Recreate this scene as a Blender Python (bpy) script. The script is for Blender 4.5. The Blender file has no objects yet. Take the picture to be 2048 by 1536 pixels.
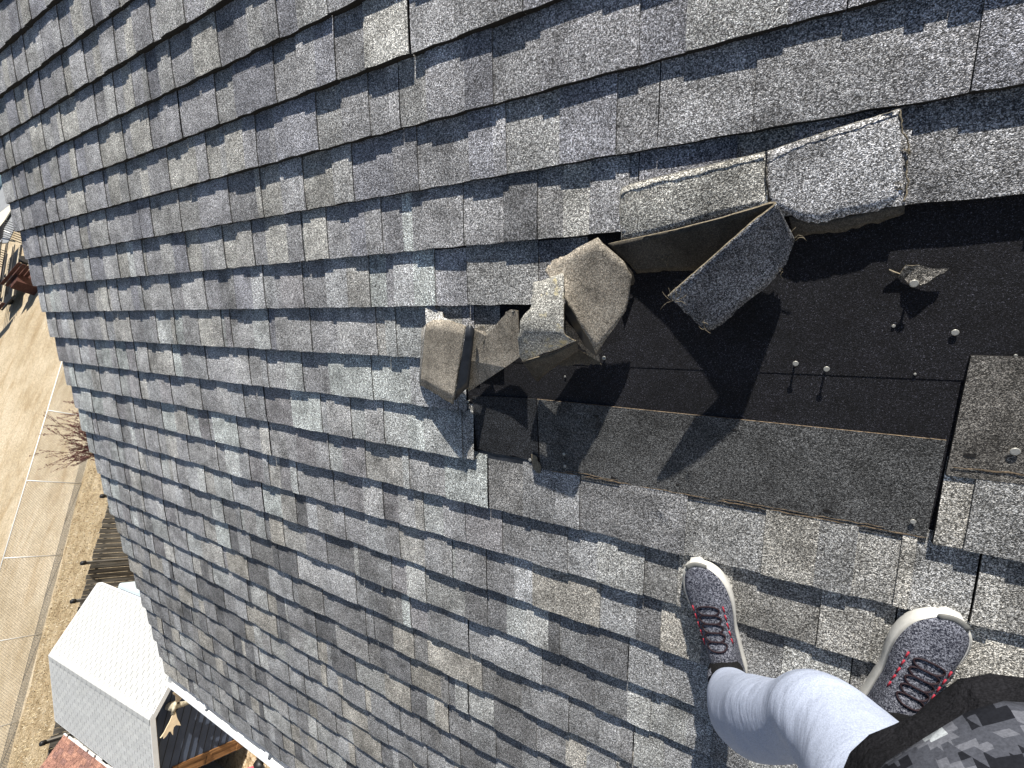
import bpy, bmesh, math, random
from mathutils import Vector, Matrix
random.seed(7)
C = bpy.context.scene.collection
# ---------------------------------------------------------------- roof frame: u along courses, v down the slope, h off the roof
TH = math.atan(7/12); CT, ST = math.cos(TH), math.sin(TH)
def RP(u, v, h=0.0): return Vector((u, -CT*v - ST*h, -ST*v + CT*h))
# ---------------------------------------------------------------- camera
F = 883.787
CU, CV, CH = 3.54482, -0.09368, 0.95334
CAM = RP(CU, CV, CH)
RX = Vector((0.87633581, 0.18620397, -0.44425627))
RY = Vector((0.07205037, -0.96255995, -0.261318))
RZ = Vector((-0.47628174, 0.19699349, -0.85694181))
cd = bpy.data.cameras.new('camera'); cam = bpy.data.objects.new('camera', cd); C.objects.link(cam)
cd.sensor_fit = 'HORIZONTAL'; cd.sensor_width = 36.0; cd.lens = 36.0*F/2048
cd.clip_start = 0.01; cd.clip_end = 3000
cam.matrix_world = Matrix(((RX[0], -RY[0], -RZ[0], CAM[0]), (RX[1], -RY[1], -RZ[1], CAM[1]), (RX[2], -RY[2], -RZ[2], CAM[2]), (0, 0, 0, 1)))
bpy.context.scene.camera = cam
# ---------------------------------------------------------------- light
SA, SB = -0.30, 4.3                                   # shadow shift along u and v per unit of height above the roof
sdir = (RP(SA, SB, -1.0) - RP(0, 0, 0)).normalized()   # direction the light travels
w = bpy.data.worlds.new('World'); bpy.context.scene.world = w; w.use_nodes = True
nt = w.node_tree; nt.nodes.clear()
sky = nt.nodes.new('ShaderNodeTexSky'); sky.sky_type = 'NISHITA'; sky.sun_disc = False
sky.sun_elevation = math.asin(-sdir.z); sky.sun_rotation = math.atan2(-sdir.x, -sdir.y)
bg = nt.nodes.new('ShaderNodeBackground'); bg.inputs[1].default_value = 0.052
wo = nt.nodes.new('ShaderNodeOutputWorld'); nt.links.new(sky.outputs[0], bg.inputs[0]); nt.links.new(bg.outputs[0], wo.inputs[0])
sl = bpy.data.lights.new('sun', 'SUN'); sl.energy = 4.6; sl.angle = math.radians(0.53); sl.color = (1.0, 0.955, 0.88)
so = bpy.data.objects.new('sun', sl); C.objects.link(so); so.rotation_euler = sdir.to_track_quat('-Z', 'Y').to_euler(); so.location = (5, 20, 30)
vs = bpy.context.scene.view_settings; vs.view_transform = 'Standard'; vs.look = 'None'; vs.gamma = 1; vs.exposure = 0.84; vs.use_curve_mapping = False
# ---------------------------------------------------------------- pixel of the survey photo -> place on the roof (u, v, h) at height h
def PX(x, y, h=0.0):
    d = RX*((x-1024)/F) + RY*((y-768)/F) + RZ
    n = RP(0, 0, 1); c = (h - CH)/d.dot(n)
    p = CAM + d*c
    return (p.x, p.dot(Vector((0, -CT, -ST))), h)
# ---------------------------------------------------------------- helpers
def tag(o, label=None, cat=None, group=None, kind=None):
    if label: o['label'] = label
    if cat: o['category'] = cat
    if group: o['group'] = group
    if kind: o['kind'] = kind
    return o
def empty(name, loc):
    o = bpy.data.objects.new(name, None); C.objects.link(o); o.location = loc; o.empty_display_size = .05; return o
def root_loc(o):
    return Vector(o.location) if o.parent is None else Vector(o.location) + root_loc(o.parent)
def build(name, verts, faces, mats, parent=None, mi=None, smooth=False, col=None, origin=None):
    """one mesh object from world-space verts; mi = material index per face, col = colour per face"""
    off = root_loc(parent) if parent is not None else (Vector(origin) if origin is not None else Vector((0, 0, 0)))
    me = bpy.data.meshes.new(name); me.from_pydata([tuple(Vector(v)-off) for v in verts], [], faces)
    for m in (mats if isinstance(mats, (list, tuple)) else [mats]): me.materials.append(m)
    if mi: me.polygons.foreach_set('material_index', mi)
    if smooth is True: me.polygons.foreach_set('use_smooth', [True]*len(faces))
    elif smooth: me.polygons.foreach_set('use_smooth', smooth)
    if col:
        a = me.attributes.new('tone', 'FLOAT_COLOR', 'CORNER'); buf = []
        for p, c in zip(me.polygons, col): buf += [c[0], c[1], c[2], 1.0]*p.loop_total
        a.data.foreach_set('color', buf)
    me.update()
    o = bpy.data.objects.new(name, me); C.objects.link(o)
    if parent is not None: o.parent = parent
    elif origin is not None: o.location = origin
    return o
class MB:
    def __init__(s): s.v = []; s.f = []; s.mi = []; s.sm = []; s.col = []
    def add(s, vs_, fs, mi=0, sm=False, col=(1, 1, 1)):
        b = len(s.v); s.v += [Vector(x) for x in vs_]
        for f in fs: s.f.append([b+i for i in f]); s.mi.append(mi); s.sm.append(sm); s.col.append(col)
    def box(s, o, ax, ay, az, mi=0, col=(1, 1, 1)):
        """box from corner o along three edge vectors"""
        o = Vector(o); ax = Vector(ax); ay = Vector(ay); az = Vector(az)
        p = [o, o+ax, o+ax+ay, o+ay, o+az, o+ax+az, o+ax+ay+az, o+ay+az]
        if ax.cross(ay).dot(az) < 0: fs = [(0, 1, 2, 3), (7, 6, 5, 4), (0, 4, 5, 1), (1, 5, 6, 2), (2, 6, 7, 3), (3, 7, 4, 0)]
        else: fs = [(3, 2, 1, 0), (4, 5, 6, 7), (1, 5, 4, 0), (2, 6, 5, 1), (3, 7, 6, 2), (0, 4, 7, 3)]
        s.add(p, fs, mi, False, col)
    def tube(s, pts, rad, n=8, mi=0, cap=True, sm=True, flat=1.0, upv=None, fn=None):
        pts = [Vector(p) for p in pts]; r = rad if isinstance(rad, (list, tuple)) else [rad]*len(pts)
        b = len(s.v); up = Vector(upv) if upv else None
        for i, p in enumerate(pts):
            t = (pts[min(i+1, len(pts)-1)] - pts[max(i-1, 0)]).normalized()
            if up is None:
                up = Vector((0, 0, 1)) if abs(t.z) < .9 else Vector((1, 0, 0))
            x = t.cross(up).normalized(); y = x.cross(t).normalized(); up = y
            for k in range(n):
                a = 2*math.pi*k/n; q = r[i]*(fn(i, a) if fn else 1)
                s.v.append(p + x*math.cos(a)*q + y*math.sin(a)*q*flat)
        m = len(pts)
        for i in range(m-1):
            for k in range(n):
                k2 = (k+1) % n
                s.f.append([b+i*n+k, b+i*n+k2, b+(i+1)*n+k2, b+(i+1)*n+k]); s.mi.append(mi); s.sm.append(sm); s.col.append((1, 1, 1))
        if cap:
            for q in ([b+k for k in range(n)][::-1], [b+(m-1)*n+k for k in range(n)]): s.f.append(q); s.mi.append(mi); s.sm.append(False); s.col.append((1, 1, 1))
    def disc(s, c, nrm, r, h, n=12, mi=0):
        c = Vector(c); nrm = Vector(nrm).normalized(); s.tube([c, c+nrm*h*.7, c+nrm*h], [r, r, r*.8], n, mi)
    def out(s, name, mats, parent=None, origin=None, col=False):
        return build(name, s.v, s.f, mats, parent, s.mi, s.sm, s.col if col else None, origin)
def catmull(P, n):
    out = []
    for i in range(len(P)-1):
        p0 = P[max(i-1, 0)]; p1 = P[i]; p2 = P[i+1]; p3 = P[min(i+2, len(P)-1)]
        for k in range(n):
            t = k/n
            out.append([.5*((2*b)+(-a+c)*t+(2*a-5*b+4*c-d)*t*t+(-a+3*b-3*c+d)*t**3) for a, b, c, d in zip(p0, p1, p2, p3)])
    out.append(list(P[-1])); return out
# ---------------------------------------------------------------- materials
def newmat(name, rough=.9, spec=.2):
    m = bpy.data.materials.new(name); m.use_nodes = True; b = m.node_tree.nodes['Principled BSDF']
    b.inputs['Roughness'].default_value = rough; b.inputs['Specular IOR Level'].default_value = spec
    return m, m.node_tree, b
def N(nt_, t, **k):
    n = nt_.nodes.new(t)
    for a, v in k.items(): setattr(n, a, v)
    return n
def ramp(nt_, stops, src):
    r = nt_.nodes.new('ShaderNodeValToRGB'); e = r.color_ramp.elements
    while len(e) < len(stops): e.new(.5)
    for x, (p, c) in zip(e, stops):
        x.position = p; x.color = (c[0], c[1], c[2], 1) if isinstance(c, (tuple, list)) else (c, c, c, 1)
    nt_.links.new(src, r.inputs[0]); return r.outputs[0]
def mul(nt_, a, b, mode='MULTIPLY', f=1.0):
    m = nt_.nodes.new('ShaderNodeMix'); m.data_type = 'RGBA'; m.blend_type = mode
    m.inputs[0].default_value = f
    for s, i in ((a, 6), (b, 7)):
        if isinstance(s, (tuple, list)): m.inputs[i].default_value = (*s, 1)
        else: nt_.links.new(s, m.inputs[i])
    return m.outputs[2]
def noise(nt_, co, scale, detail=2, rough=.5, w=None, dist=0):
    n = nt_.nodes.new('ShaderNodeTexNoise'); n.inputs['Scale'].default_value = scale; n.inputs['Detail'].default_value = detail
    n.inputs['Roughness'].default_value = rough; n.inputs['Distortion'].default_value = dist; nt_.links.new(co, n.inputs['Vector']); return n
def granule(name, tone=None, contrast=1.0, size=1.0, bump=.7, specks=False, stain=True, tint=None):
    """mineral granules on asphalt; per-tab colour comes from the mesh attribute «tone» unless given"""
    m, t, b = newmat(name, .85, .25)
    co = N(t, 'ShaderNodeTexCoord').outputs['Object']
    v = N(t, 'ShaderNodeTexVoronoi'); v.inputs['Scale'].default_value = 690/size; t.links.new(co, v.inputs['Vector'])
    sp = N(t, 'ShaderNodeSeparateColor'); t.links.new(v.outputs['Color'], sp.inputs[0])
    if specks: g = ramp(t, [(0, .25), (.5, .75), (.80, 1.6), (.95, 3), (1, 9)], sp.outputs[0])
    else:
        lo = max(.06, 1-.88*contrast)
        g = ramp(t, [(0, lo), (.38, 1-.52*contrast), (.66, 1+.20*contrast), (1, 1+1.75*contrast)], sp.outputs[0])
    n1 = noise(t, co, 230/size, 3, .65)
    g2 = ramp(t, [(.30, 1-.62*min(1, contrast)), (.5, 1.0), (.70, 1+.60*contrast)], n1.outputs[0])
    if tone is None:
        base = N(t, 'ShaderNodeAttribute', attribute_name='tone').outputs['Color']
    else:
        base = N(t, 'ShaderNodeRGB'); base.outputs[0].default_value = (*tone, 1); base = base.outputs[0]
    c = mul(t, mul(t, base, g), g2)
    if tint:
        tn = ramp(t, [(.45, (1, 1, 1)), (.8, tint)], sp.outputs[1]); c = mul(t, c, tn)
    if stain:
        n2 = noise(t, co, 7, 4, .65); c = mul(t, c, ramp(t, [(.30, .62), (.5, 1.0), (.72, 1.28)], n2.outputs[0]))
        n4 = noise(t, co, 17, 3, .6); c = mul(t, c, ramp(t, [(.28, .66), (.46, .96), (.7, 1.22)], n4.outputs[0]))
    t.links.new(c, b.inputs['Base Color'])
    bp = N(t, 'ShaderNodeBump'); bp.inputs['Strength'].default_value = bump; bp.inputs['Distance'].default_value = .0014*size
    inv = N(t, 'ShaderNodeMath', operation='SUBTRACT'); inv.inputs[0].default_value = 1; t.links.new(v.outputs['Distance'], inv.inputs[1])
    ad = N(t, 'ShaderNodeMath', operation='ADD'); t.links.new(inv.outputs[0], ad.inputs[0]); t.links.new(n1.outputs[0], ad.inputs[1])
    t.links.new(ad.outputs[0], bp.inputs['Height']); t.links.new(bp.outputs[0], b.inputs['Normal'])
    return m
def plain(name, c, rough=.8, spec=.3, var=.15, scale=8, bump=0, c2=None, stretch=None, metal=0, detail=4):
    m, t, b = newmat(name, rough, spec); b.inputs['Metallic'].default_value = metal
    co = N(t, 'ShaderNodeTexCoord').outputs['Object']
    if stretch:
        mp = N(t, 'ShaderNodeMapping'); mp.inputs['Scale'].default_value = stretch[:3]
        if len(stretch) > 3: mp.inputs['Rotation'].default_value[2] = stretch[3]
        t.links.new(co, mp.inputs['Vector']); co = mp.outputs[0]
    n = noise(t, co, scale, detail, .6)
    c2 = c2 or tuple(x*(1-var*2) for x in c)
    t.links.new(ramp(t, [(.32, c2), (.62, c)], n.outputs[0]), b.inputs['Base Color'])
    if bump:
        bp = N(t, 'ShaderNodeBump'); bp.inputs['Strength'].default_value = .6; bp.inputs['Distance'].default_value = bump
        t.links.new(n.outputs[0], bp.inputs['Height']); t.links.new(bp.outputs[0], b.inputs['Normal'])
    return m
M = {}
M['shingle'] = granule('shingle_granules', tint=(1.03, 1.0, .95))
M['edge'] = plain('asphalt_edge_and_lap_shadow', (.03, .028, .026), .8, .2, .3, 300)
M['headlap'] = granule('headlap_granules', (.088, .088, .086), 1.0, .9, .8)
M['headlap_shaded'] = granule('headlap_granules_shaded', (.028, .030, .034), 1.0, .9, .8)  # head lap copy with the shade of the torn cluster put into its tone
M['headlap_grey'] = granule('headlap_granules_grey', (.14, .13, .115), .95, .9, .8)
M['felt'] = granule('black_underlay', (.0122, .0122, .0150), 1, .68, .9, specks=True, stain=True)
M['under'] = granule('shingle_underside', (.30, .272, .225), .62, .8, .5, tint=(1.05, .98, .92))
_t = M['under'].node_tree; _b = _t.nodes['Principled BSDF']; _c = _b.inputs['Base Color'].links[0].from_socket
_co = N(_t, 'ShaderNodeTexCoord').outputs['Object']; _n = noise(_t, _co, 30, 2, .5); _mx = N(_t, 'ShaderNodeMix'); _mx.data_type = 'VECTOR'; _mx.inputs[0].default_value = .05; _t.links.new(_co, _mx.inputs[4]); _t.links.new(_n.outputs['Color'], _mx.inputs[5])
_v = N(_t, 'ShaderNodeTexVoronoi', feature='DISTANCE_TO_EDGE'); _v.inputs['Scale'].default_value = 24; _t.links.new(_mx.outputs[1], _v.inputs['Vector'])
_t.links.new(mul(_t, _c, ramp(_t, [(0, .45), (.018, .9), (.05, 1)], _v.outputs['Distance'])), _b.inputs['Base Color'])
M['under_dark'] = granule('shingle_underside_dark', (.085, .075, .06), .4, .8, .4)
M['tar'] = plain('sealant_strip', (.035, .038, .045), .45, .5, .3, 40, .002)
M['torn'] = plain('torn_mat_edge', (.27, .23, .165), .95, .1, .3, 220, .002)
M['adhesive'] = plain('old_sealant_dust', (.24, .18, .12), .95, .1, .3, 160, .003, c2=(.05, .04, .03))
M['nail'] = plain('galvanised_nail', (.42, .41, .37), .4, .5, .1, 400, metal=.35)
M['white_metal'] = plain('white_gutter_paint', (.82, .83, .83), .35, .5, .04, 3)
M['white_wood'] = plain('white_fascia_paint', (.78, .78, .76), .6, .3, .06, 6)
M['wall'] = plain('house_siding', (.42, .43, .42), .8, .2, .06, 5)
# ---------------------------------------------------------------- shingle field
E = 0.143
ZG = -10.30
house = empty('house', (3.5, 0, ZG))
tag(house, 'house with a weathered grey shingle roof, white gutter and a patch torn bare', 'house')
PAL_TOP = [(.285, .285, .295), (.31, .31, .315), (.25, .252, .27), (.37, .365, .345), (.33, .33, .325), (.29, .29, .295)]
PAL_MID = [(.345, .35, .355), (.39, .40, .395), (.31, .31, .315), (.33, .33, .33), (.43, .45, .44), (.26, .255, .26), (.37, .365, .35), (.35, .35, .35)]
PAL_LOW = [(.19, .19, .192), (.25, .248, .245), (.32, .308, .283), (.165, .166, .17), (.28, .283, .286), (.23, .23, .232), (.34, .343, .335), (.27, .272, .275)]
def tone_at(u, n, rnd):
    x = n + rnd.uniform(-2, 2)
    if x < 0: pal = PAL_TOP
    elif x < 7 and u < 2.9: pal = PAL_MID
    elif x < 10 and u < 1.3: pal = PAL_MID
    else: pal = PAL_LOW if u < 3.3 or n > 5 else [(.29, .285, .27), (.33, .32, .295), (.27, .27, .265)]
    c = rnd.choice(pal); k = rnd.uniform(.86, 1.26); s_ = 1.15; m_ = sum(c)/3; c = tuple(m_+(x-m_)*s_ for x in c)
    if n <= -1 and u > 3.0: k *= .92
    return (c[0]*k, c[1]*k, c[2]*k)
def wav(u, n):
    return .0012*math.sin(u*3.1+n*1.7) + .0009*math.sin(u*7.7+n*2.9) + .0005*math.sin(u*17+n*5)
def profile(t, top):
    # surface height of the exposed part, t = 0 under the butt above, 1 at the butt
    return .0012 + .0160*t + .0008*math.sin(math.pi*t) - .0014*max(0, (t-.78)/.22)**2 + top
rnd = random.Random(11)
sh = MB(); K = 8
def course(n, ua, ub, rnd, seg_lo=.075, seg_hi=.20):
    u = ua; tooth = rnd.random() < .5
    v0, v1 = (n-1)*E, n*E
    cells = []; seam_ends = []; nxt = ua + rnd.uniform(.2, 1.0)
    lift = rnd.uniform(0, .0015); sv = rnd.uniform(-.0006, .0006)
    base = tone_at(u, n, rnd)
    while u < ub-.004:
        wd = rnd.uniform(seg_lo, seg_hi)
        if not tooth: wd *= .85
        if rnd.random() < .08: wd = rnd.uniform(.02, .04)
        e = min(u+wd, ub)
        seam = False
        if e > nxt: e = min(nxt, ub); seam = True; nxt += 1.0
        if e-u < .006: u = e; continue
        col = tone_at(u, n, rnd)
        if not tooth: col = tuple(x*.93 for x in col)
        cells.append((u, e - (.0025 if seam else 0), tooth, col, lift, sv, rnd.uniform(-.0004, .0004)))
        if seam: seam_ends.append(cells[-1][1]); lift = rnd.uniform(0, .002); sv = rnd.uniform(-.001, .001)
        u = e; tooth = not tooth if not (seam and rnd.random() < .5) else tooth
    seams = {c_[1] for c_ in cells if abs(round(c_[1]*400)/400-c_[1]) > 1} | {x_ for x_ in seam_ends}
    for (a, b, th, col, lf, sv, tj) in cells:
        top = .0036 if th else 0
        nu = max(1, int((b-a)/.03)); jl = rnd.uniform(-.0012, .0012)
        # two print tones inside wide tabs
        split = rnd.random() < .45 and (b-a) > .09; col2 = tone_at(a, n, rnd) if split else col
        g = []
        for i in range(nu+1):
            uu = a+(b-a)*i/nu
            for k in range(K+1):
                t = k/K; vv = v0-.018 + (v1-v0+.018)*t
                te = max(0, (vv-v0)/(v1-v0))
                if vv < v0: h = .0004
                else: h = profile(te, top) + (wav(uu, n)+lf)*te
                if k == K: vv += sv + tj + .0012*math.sin(uu*60+n) + rnd.uniform(-.0006, .0006)
                g.append(RP(uu + jl*te, vv, h))
        fs = []
        for i in range(nu):
            for k in range(K):
                fs.append((i*(K+1)+k, i*(K+1)+k+1, (i+1)*(K+1)+k+1, (i+1)*(K+1)+k))
        b0 = len(sh.v); sh.v += g
        for q, f in enumerate(fs):
            sh.f.append([b0+x for x in f]); sh.mi.append(0); sh.sm.append(True); sh.col.append(col2 if split and (q//K) >= nu/2 else col)
        nn = RP(0, 0, 1)
        # butt face
        for i in range(nu):
            p, q = g[i*(K+1)+K], g[(i+1)*(K+1)+K]
            hp = profile(1, top)+lf
            lo = RP(0, 0, -hp-.001)
            sh.add([p, p+lo, q+lo, q], [(0, 1, 2, 3)], 1)
        for side, i in ((0, 0), (1, nu)) if (th or a-ua < .001 or b in seams) else ():
            for k in range(K):
                p, q = g[i*(K+1)+k], g[i*(K+1)+k+1]; lo = RP(0, 0, -.0034 - (.004 if side == 0 and a-ua < .001 else 0))
                f = (0, 1, 2, 3) if side else (3, 2, 1, 0)
                sh.add([p, p+lo, q+lo, q], [f], 1 if side == 0 and a-ua < .001 or (b in seams) else 2)
U1 = 5.6
HOLES = {0: [(3.215, U1)], 1: [(2.985, U1)], 2: [(2.868, U1)], 3: [(2.877, 3.845)]}
for n in range(-17, 19):
    ua = rnd.uniform(-.008, .006)
    segs = [(ua, U1)]
    for (ha, hb) in HOLES.get(n, []):
        ns = []
        for (a, b) in segs:
            if ha > a: ns.append((a, min(b, ha)))
            if hb < b: ns.append((max(a, hb), b))
        segs = ns
    for a, b in segs: course(n, a, b, rnd)
M['side'] = granule('tab_side_granules', (.12, .117, .11), .8, 1, .5)
roof = sh.out('roof', [M['shingle'], M['edge'], M['side']], house, col=True)
# deck under everything
def sheet(name, pts, h, th, m, parent, edge=None):
    """flat sheet on the roof from (u,v) outline"""
    mb = MB(); n = len(pts)
    t = [RP(u, v, h) for u, v in pts]; b_ = [RP(u, v, h-th) for u, v in pts]
    mb.add(t, [tuple(range(n))[::-1]]); mb.add(t+b_, [(i, (i+1) % n, n+(i+1) % n, n+i) for i in range(n)], 1 if edge else 0)
    return mb.out(name, [m, edge] if edge else [m], parent)
deck = MB(); deck.box(RP(.0, -17.9*E, -.03), RP(U1, 0, 0), RP(0, 35.7*E, 0), RP(0, 0, .0285)); deck.out('roof_deck', M['felt'], roof)
def jag(a, b, n, amp, rnd):
    return [(a[0]+(b[0]-a[0])*i/n + rnd.uniform(-amp, amp), a[1]+(b[1]-a[1])*i/n + rnd.uniform(-amp, amp)) for i in range(n)]
r2 = random.Random(3)
# black exposed underlay, two lapped runs
sheet('underlay', [(2.66, -.20), (2.66, .150), (3.838, .134), (U1, .13), (U1, -.20)], .0016, .0012, M['felt'], roof)
sheet('underlay', [(2.66, .142), (2.66, .27), (3.842, .27), (3.842, .128)], .0008, .0010, M['felt'], roof)
# head lap of the course below the gap
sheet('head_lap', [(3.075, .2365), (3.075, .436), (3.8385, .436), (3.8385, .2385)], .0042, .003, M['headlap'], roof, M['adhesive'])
sheet('head_lap', [(2.879, .246), (2.879, .4), (2.935, .408), (3.0, .404), (3.04, .409), (3.07, .436), (3.073, .2365), (2.96, .2405)], .0036, .0025, M['headlap_shaded'], roof, M['edge'])  # this piece gets the darkened copy, its shade is painted in
sheet('head_lap', [(2.879, .405), (2.879, .434), (3.06, .434), (3.06, .409)], .0012, .001, M['tar'], roof)
# right hand block, top part of an intact shingle without its cover
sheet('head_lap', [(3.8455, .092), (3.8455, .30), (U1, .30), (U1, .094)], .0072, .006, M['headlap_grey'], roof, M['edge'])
# crusty lines of old sealant
def crust(u0, u1, vf, h, wd, rnd, parent, gap=.25):
    u = u0
    while u < u1:
        L = rnd.uniform(.06, .16); mb = MB()
        if rnd.random() > gap:
            n = 8; up = []; lo = []
            for i in range(n+1):
                uu = u+L*i/n; q = math.sin(math.pi*i/n)**.5*wd*.55; v = vf(uu)+rnd.uniform(-.0015, .0015)
                up.append(RP(uu, v-q*rnd.uniform(.3, 1), h+rnd.uniform(0, .0005))); lo.append(RP(uu, v+q*rnd.uniform(.2, .9), h+rnd.uniform(0, .0005)))
            b = len(mb.v); mid = [(p+q)/2+RP(0, 0, .0007) for p, q in zip(up, lo)]
            mb.add(up+mid+lo, [(i, n+1+i, n+2+i, i+1) for i in range(n)] + [(n+1+i, 2*n+2+i, 2*n+3+i, n+2+i) for i in range(n)], 0, True)
            mb.out('sealant_line', M['adhesive'], parent)
        u += L + rnd.uniform(0, .02)
crust(3.10, 3.835, lambda u: .4262, .0050, .0045, r2, roof, .12)
crust(3.13, 3.835, lambda u: .4205, .0046, .0030, r2, roof, .4)
crust(3.85, 4.5, lambda u: .283, .0078, .0045, r2, roof, .1)
crust(3.85, 4.5, lambda u: .272, .0078, .0030, r2, roof, .4)
# nails that still hold in the roof
def roof_nail(x, y, hh, r=.0048, lean=(0, 0)):
    u, v, h = PX(x, y, hh); mb = MB()
    top = RP(u, v, hh); bot = RP(u-lean[0], v-lean[1], .0)
    mb.tube([bot, top], .0018, 6); ax = (top-bot).normalized() if hh > .008 else RP(0, 0, 1)
    mb.disc(top, ax, r, .0014); return mb.out('roofing_nail', M['nail'], roof)
for a in [(1591, 727, .013), (1653, 738, .014), (1828, 567, .018, .006), (1910, 665, .004, .005), (1787, 652, .0022, .0026), (1830, 748, .0022, .002), (2031, 711, .0022, .0022),
          (2030, 903, .010, .0065), (1826, 1043, .007, .0045), (1060, 920, .004, .0045), (1128, 908, .006, .004), (1130, 932, .006, .004), (935, 803, .012, .0045), (866, 793, .006, .004),
          (788, 790, .010, .0035), (695, 782, .010, .0035), (1208, 716, .005, .0045), (1130, 753, .0022, .0022)]:
    roof_nail(*a)
# small holes where nails pulled through the head lap
for x, y, r in ((1192, 832, .006), (1467, 861, .005), (1652, 1022, .006), (1941, 911, .006), (1355, 970, .005), (1225, 955, .006)):
    u, v, h = PX(x, y, .0046 if x < 1900 else .0078); b = []
    for k in range(9):
        a = k*2*math.pi/9; q = r*r2.uniform(.45, 1.2); b.append(RP(u+q*1.4*math.cos(a), v+q*.8*math.sin(a), h))
    mb = MB(); mb.add(b, [tuple(range(9))]); mb.out('nail_hole', M['edge'], roof)
# ---------------------------------------------------------------- house below the roof
VE = 18*E
eave = RP(0, VE, -.02)
mb = MB()
mb.box(RP(.30, VE-.33, -.25), (5.3, 0, 0), (0, 0, ZG-RP(0, VE, 0).z+.2), (0, .12, 0))
y1 = 2.6
# gable wall as one pentagon slab
def gable(x):
    yt = RP(0, -17.9*E, 0).y; pe = RP(0, VE-.40, -.10); pr = RP(0, -17.8*E, -.10)
    pts = [(pe.y, ZG), (pe.y, pe.z), (pr.y, pr.z), (pr.y+(pr.y-pe.y), pe.z), (pr.y+(pr.y-pe.y), ZG)]
    a = [Vector((x, p[0], p[1])) for p in pts]; b = [Vector((x+.12, p[0], p[1])) for p in pts]
    mb.add(a+b, [tuple(range(5)), tuple(range(5, 10))[::-1]] + [(i, (i+1) % 5, 5+(i+1) % 5, 5+i) for i in range(5)])
gable(.30)
mb.out('wall', M['wall'], house)
mb = MB(); pr = RP(0, -17.9*E, -.003)
d2 = Vector((0, CT, -ST))*5.0
mb.box(pr + Vector((0, .004, 0)), (U1, 0, 0), d2, Vector((0, -ST*.03, -CT*.03))); mb.out('back_slope', granule('back_slope_granules', (.26, .26, .28)), house)
mb = MB(); mb.tube([RP(0, -17.9*E, .005), RP(U1, -17.9*E, .005)], .06, 8, 0, flat=.45); mb.out('ridge_cap', granule('ridge_granules', (.24, .24, .25)), house)
mb = MB(); mb.box(RP(.012, -17.9*E, -.19), RP(.022, 0, 0), RP(0, 35.7*E-.01, 0), RP(0, 0, .158)); mb.out('rake_board', M['white_wood'], house)
mb = MB(); mb.box(RP(-.011, -17.9*E, -.0045), (.05, 0, 0), RP(0, 35.85*E, 0), RP(0, 0, .0016)); mb.out('drip_edge', plain('cream_drip_edge', (.42, .39, .32), .6, .4, .2, 30), house)
mb = MB(); o_ = RP(0, VE-.012, -.032)
mb.box(o_+Vector((.012, 0, -.18)), (U1-.012, 0, 0), (0, .022, 0), (0, 0, .18)); mb.out('fascia', M['white_wood'], house)
# gutter: K-style trough along the eave
g = MB(); o_ = RP(0, VE-.004, -.035)
prof = [(0, .012), (0, -.095), (-.075, -.095), (-.088, -.05), (-.118, -.032), (-.122, .004), (-.104, .008), (-.104, -.002)]
pf2 = [(y, z) for y, z in prof]
for xa, xb in ((.0, U1),):
    A = [o_+Vector((xa, y-.003, z)) for y, z in prof]; B = [o_+Vector((xb, y-.003, z)) for y, z in prof]
    n_ = len(prof); g.add(A+B, [(i, i+1, n_+i+1, n_+i) for i in range(n_-1)])
    g.add([o_+Vector((xa-.001, y-.003, z)) for y, z in prof[:6]], [tuple(range(6))])
go = g.out('gutter', M['white_metal'], house)
sm = go.modifiers.new('t', 'SOLIDIFY'); sm.thickness = .0016
for x in (.45, 1.14, 1.85, 2.6, 3.3, 4.0, 4.7):
    h_ = MB(); h_.box(o_+Vector((x, -.008, -.004)), (.030, 0, 0), (0, -.100, .0), (0, 0, .004)); h_.out('gutter_hanger', M['white_metal'], go)
# ---------------------------------------------------------------- torn shingles
nroof = RP(0, 0, 1)
def HSC(h): return h*.87 if h < .03 else .026+(h-.03)*.70
def thick(mb_v, quads, top_m, bot_m, rim_m, th, name, parent, origin, cols=None, extra=None):
    """solid sheet from a height field of quads; side 0 faces (by winding), side 1 the back"""
    pass
def ribbon(name, cols, mats, parent=None, origin=None, n=6, m=6, th=.0024, jagt=0, jagb=0, jage=0, seed=1, tone=None, bulge=0, lin=False):
    """cols = list of (edge A point, edge B point), each (x, y, h) surveyed; mats = front, back, rim"""
    r = random.Random(seed)
    P = [list(PX(a[0], a[1], HSC(a[2]))) + list(PX(b[0], b[1], HSC(b[2]))) for a, b in cols]
    P = [[a+(b-a)*k/n for a, b in zip(P[i], P[i+1])] for i in range(len(P)-1) for k in range(n)] + [P[-1]] if lin else catmull(P, n)
    G = []
    for i, q in enumerate(P):
        a = Vector(q[:3]); b = Vector(q[3:]); row = []
        ja = r.uniform(-jagt, jagt); jb = r.uniform(-jagb, jagb)
        for k in range(m+1):
            t = k/m; p = a.lerp(b, t)
            if k == 0: p = p + (b-a).normalized()*ja
            if k == m: p = p + (b-a).normalized()*jb
            p.z += bulge*math.sin(math.pi*t) + r.uniform(-.0004, .0004)
            if i in (0, len(P)-1) and jage:
                d = (Vector(P[1][:3])-Vector(P[0][:3])).normalized() if i == 0 else (Vector(P[-1][:3])-Vector(P[-2][:3])).normalized()
                p = p + d*r.uniform(-jage, jage)
            row.append(RP(*p))
        G.append(row)
    return solid(name, G, mats, parent, origin, th, tone)
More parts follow.
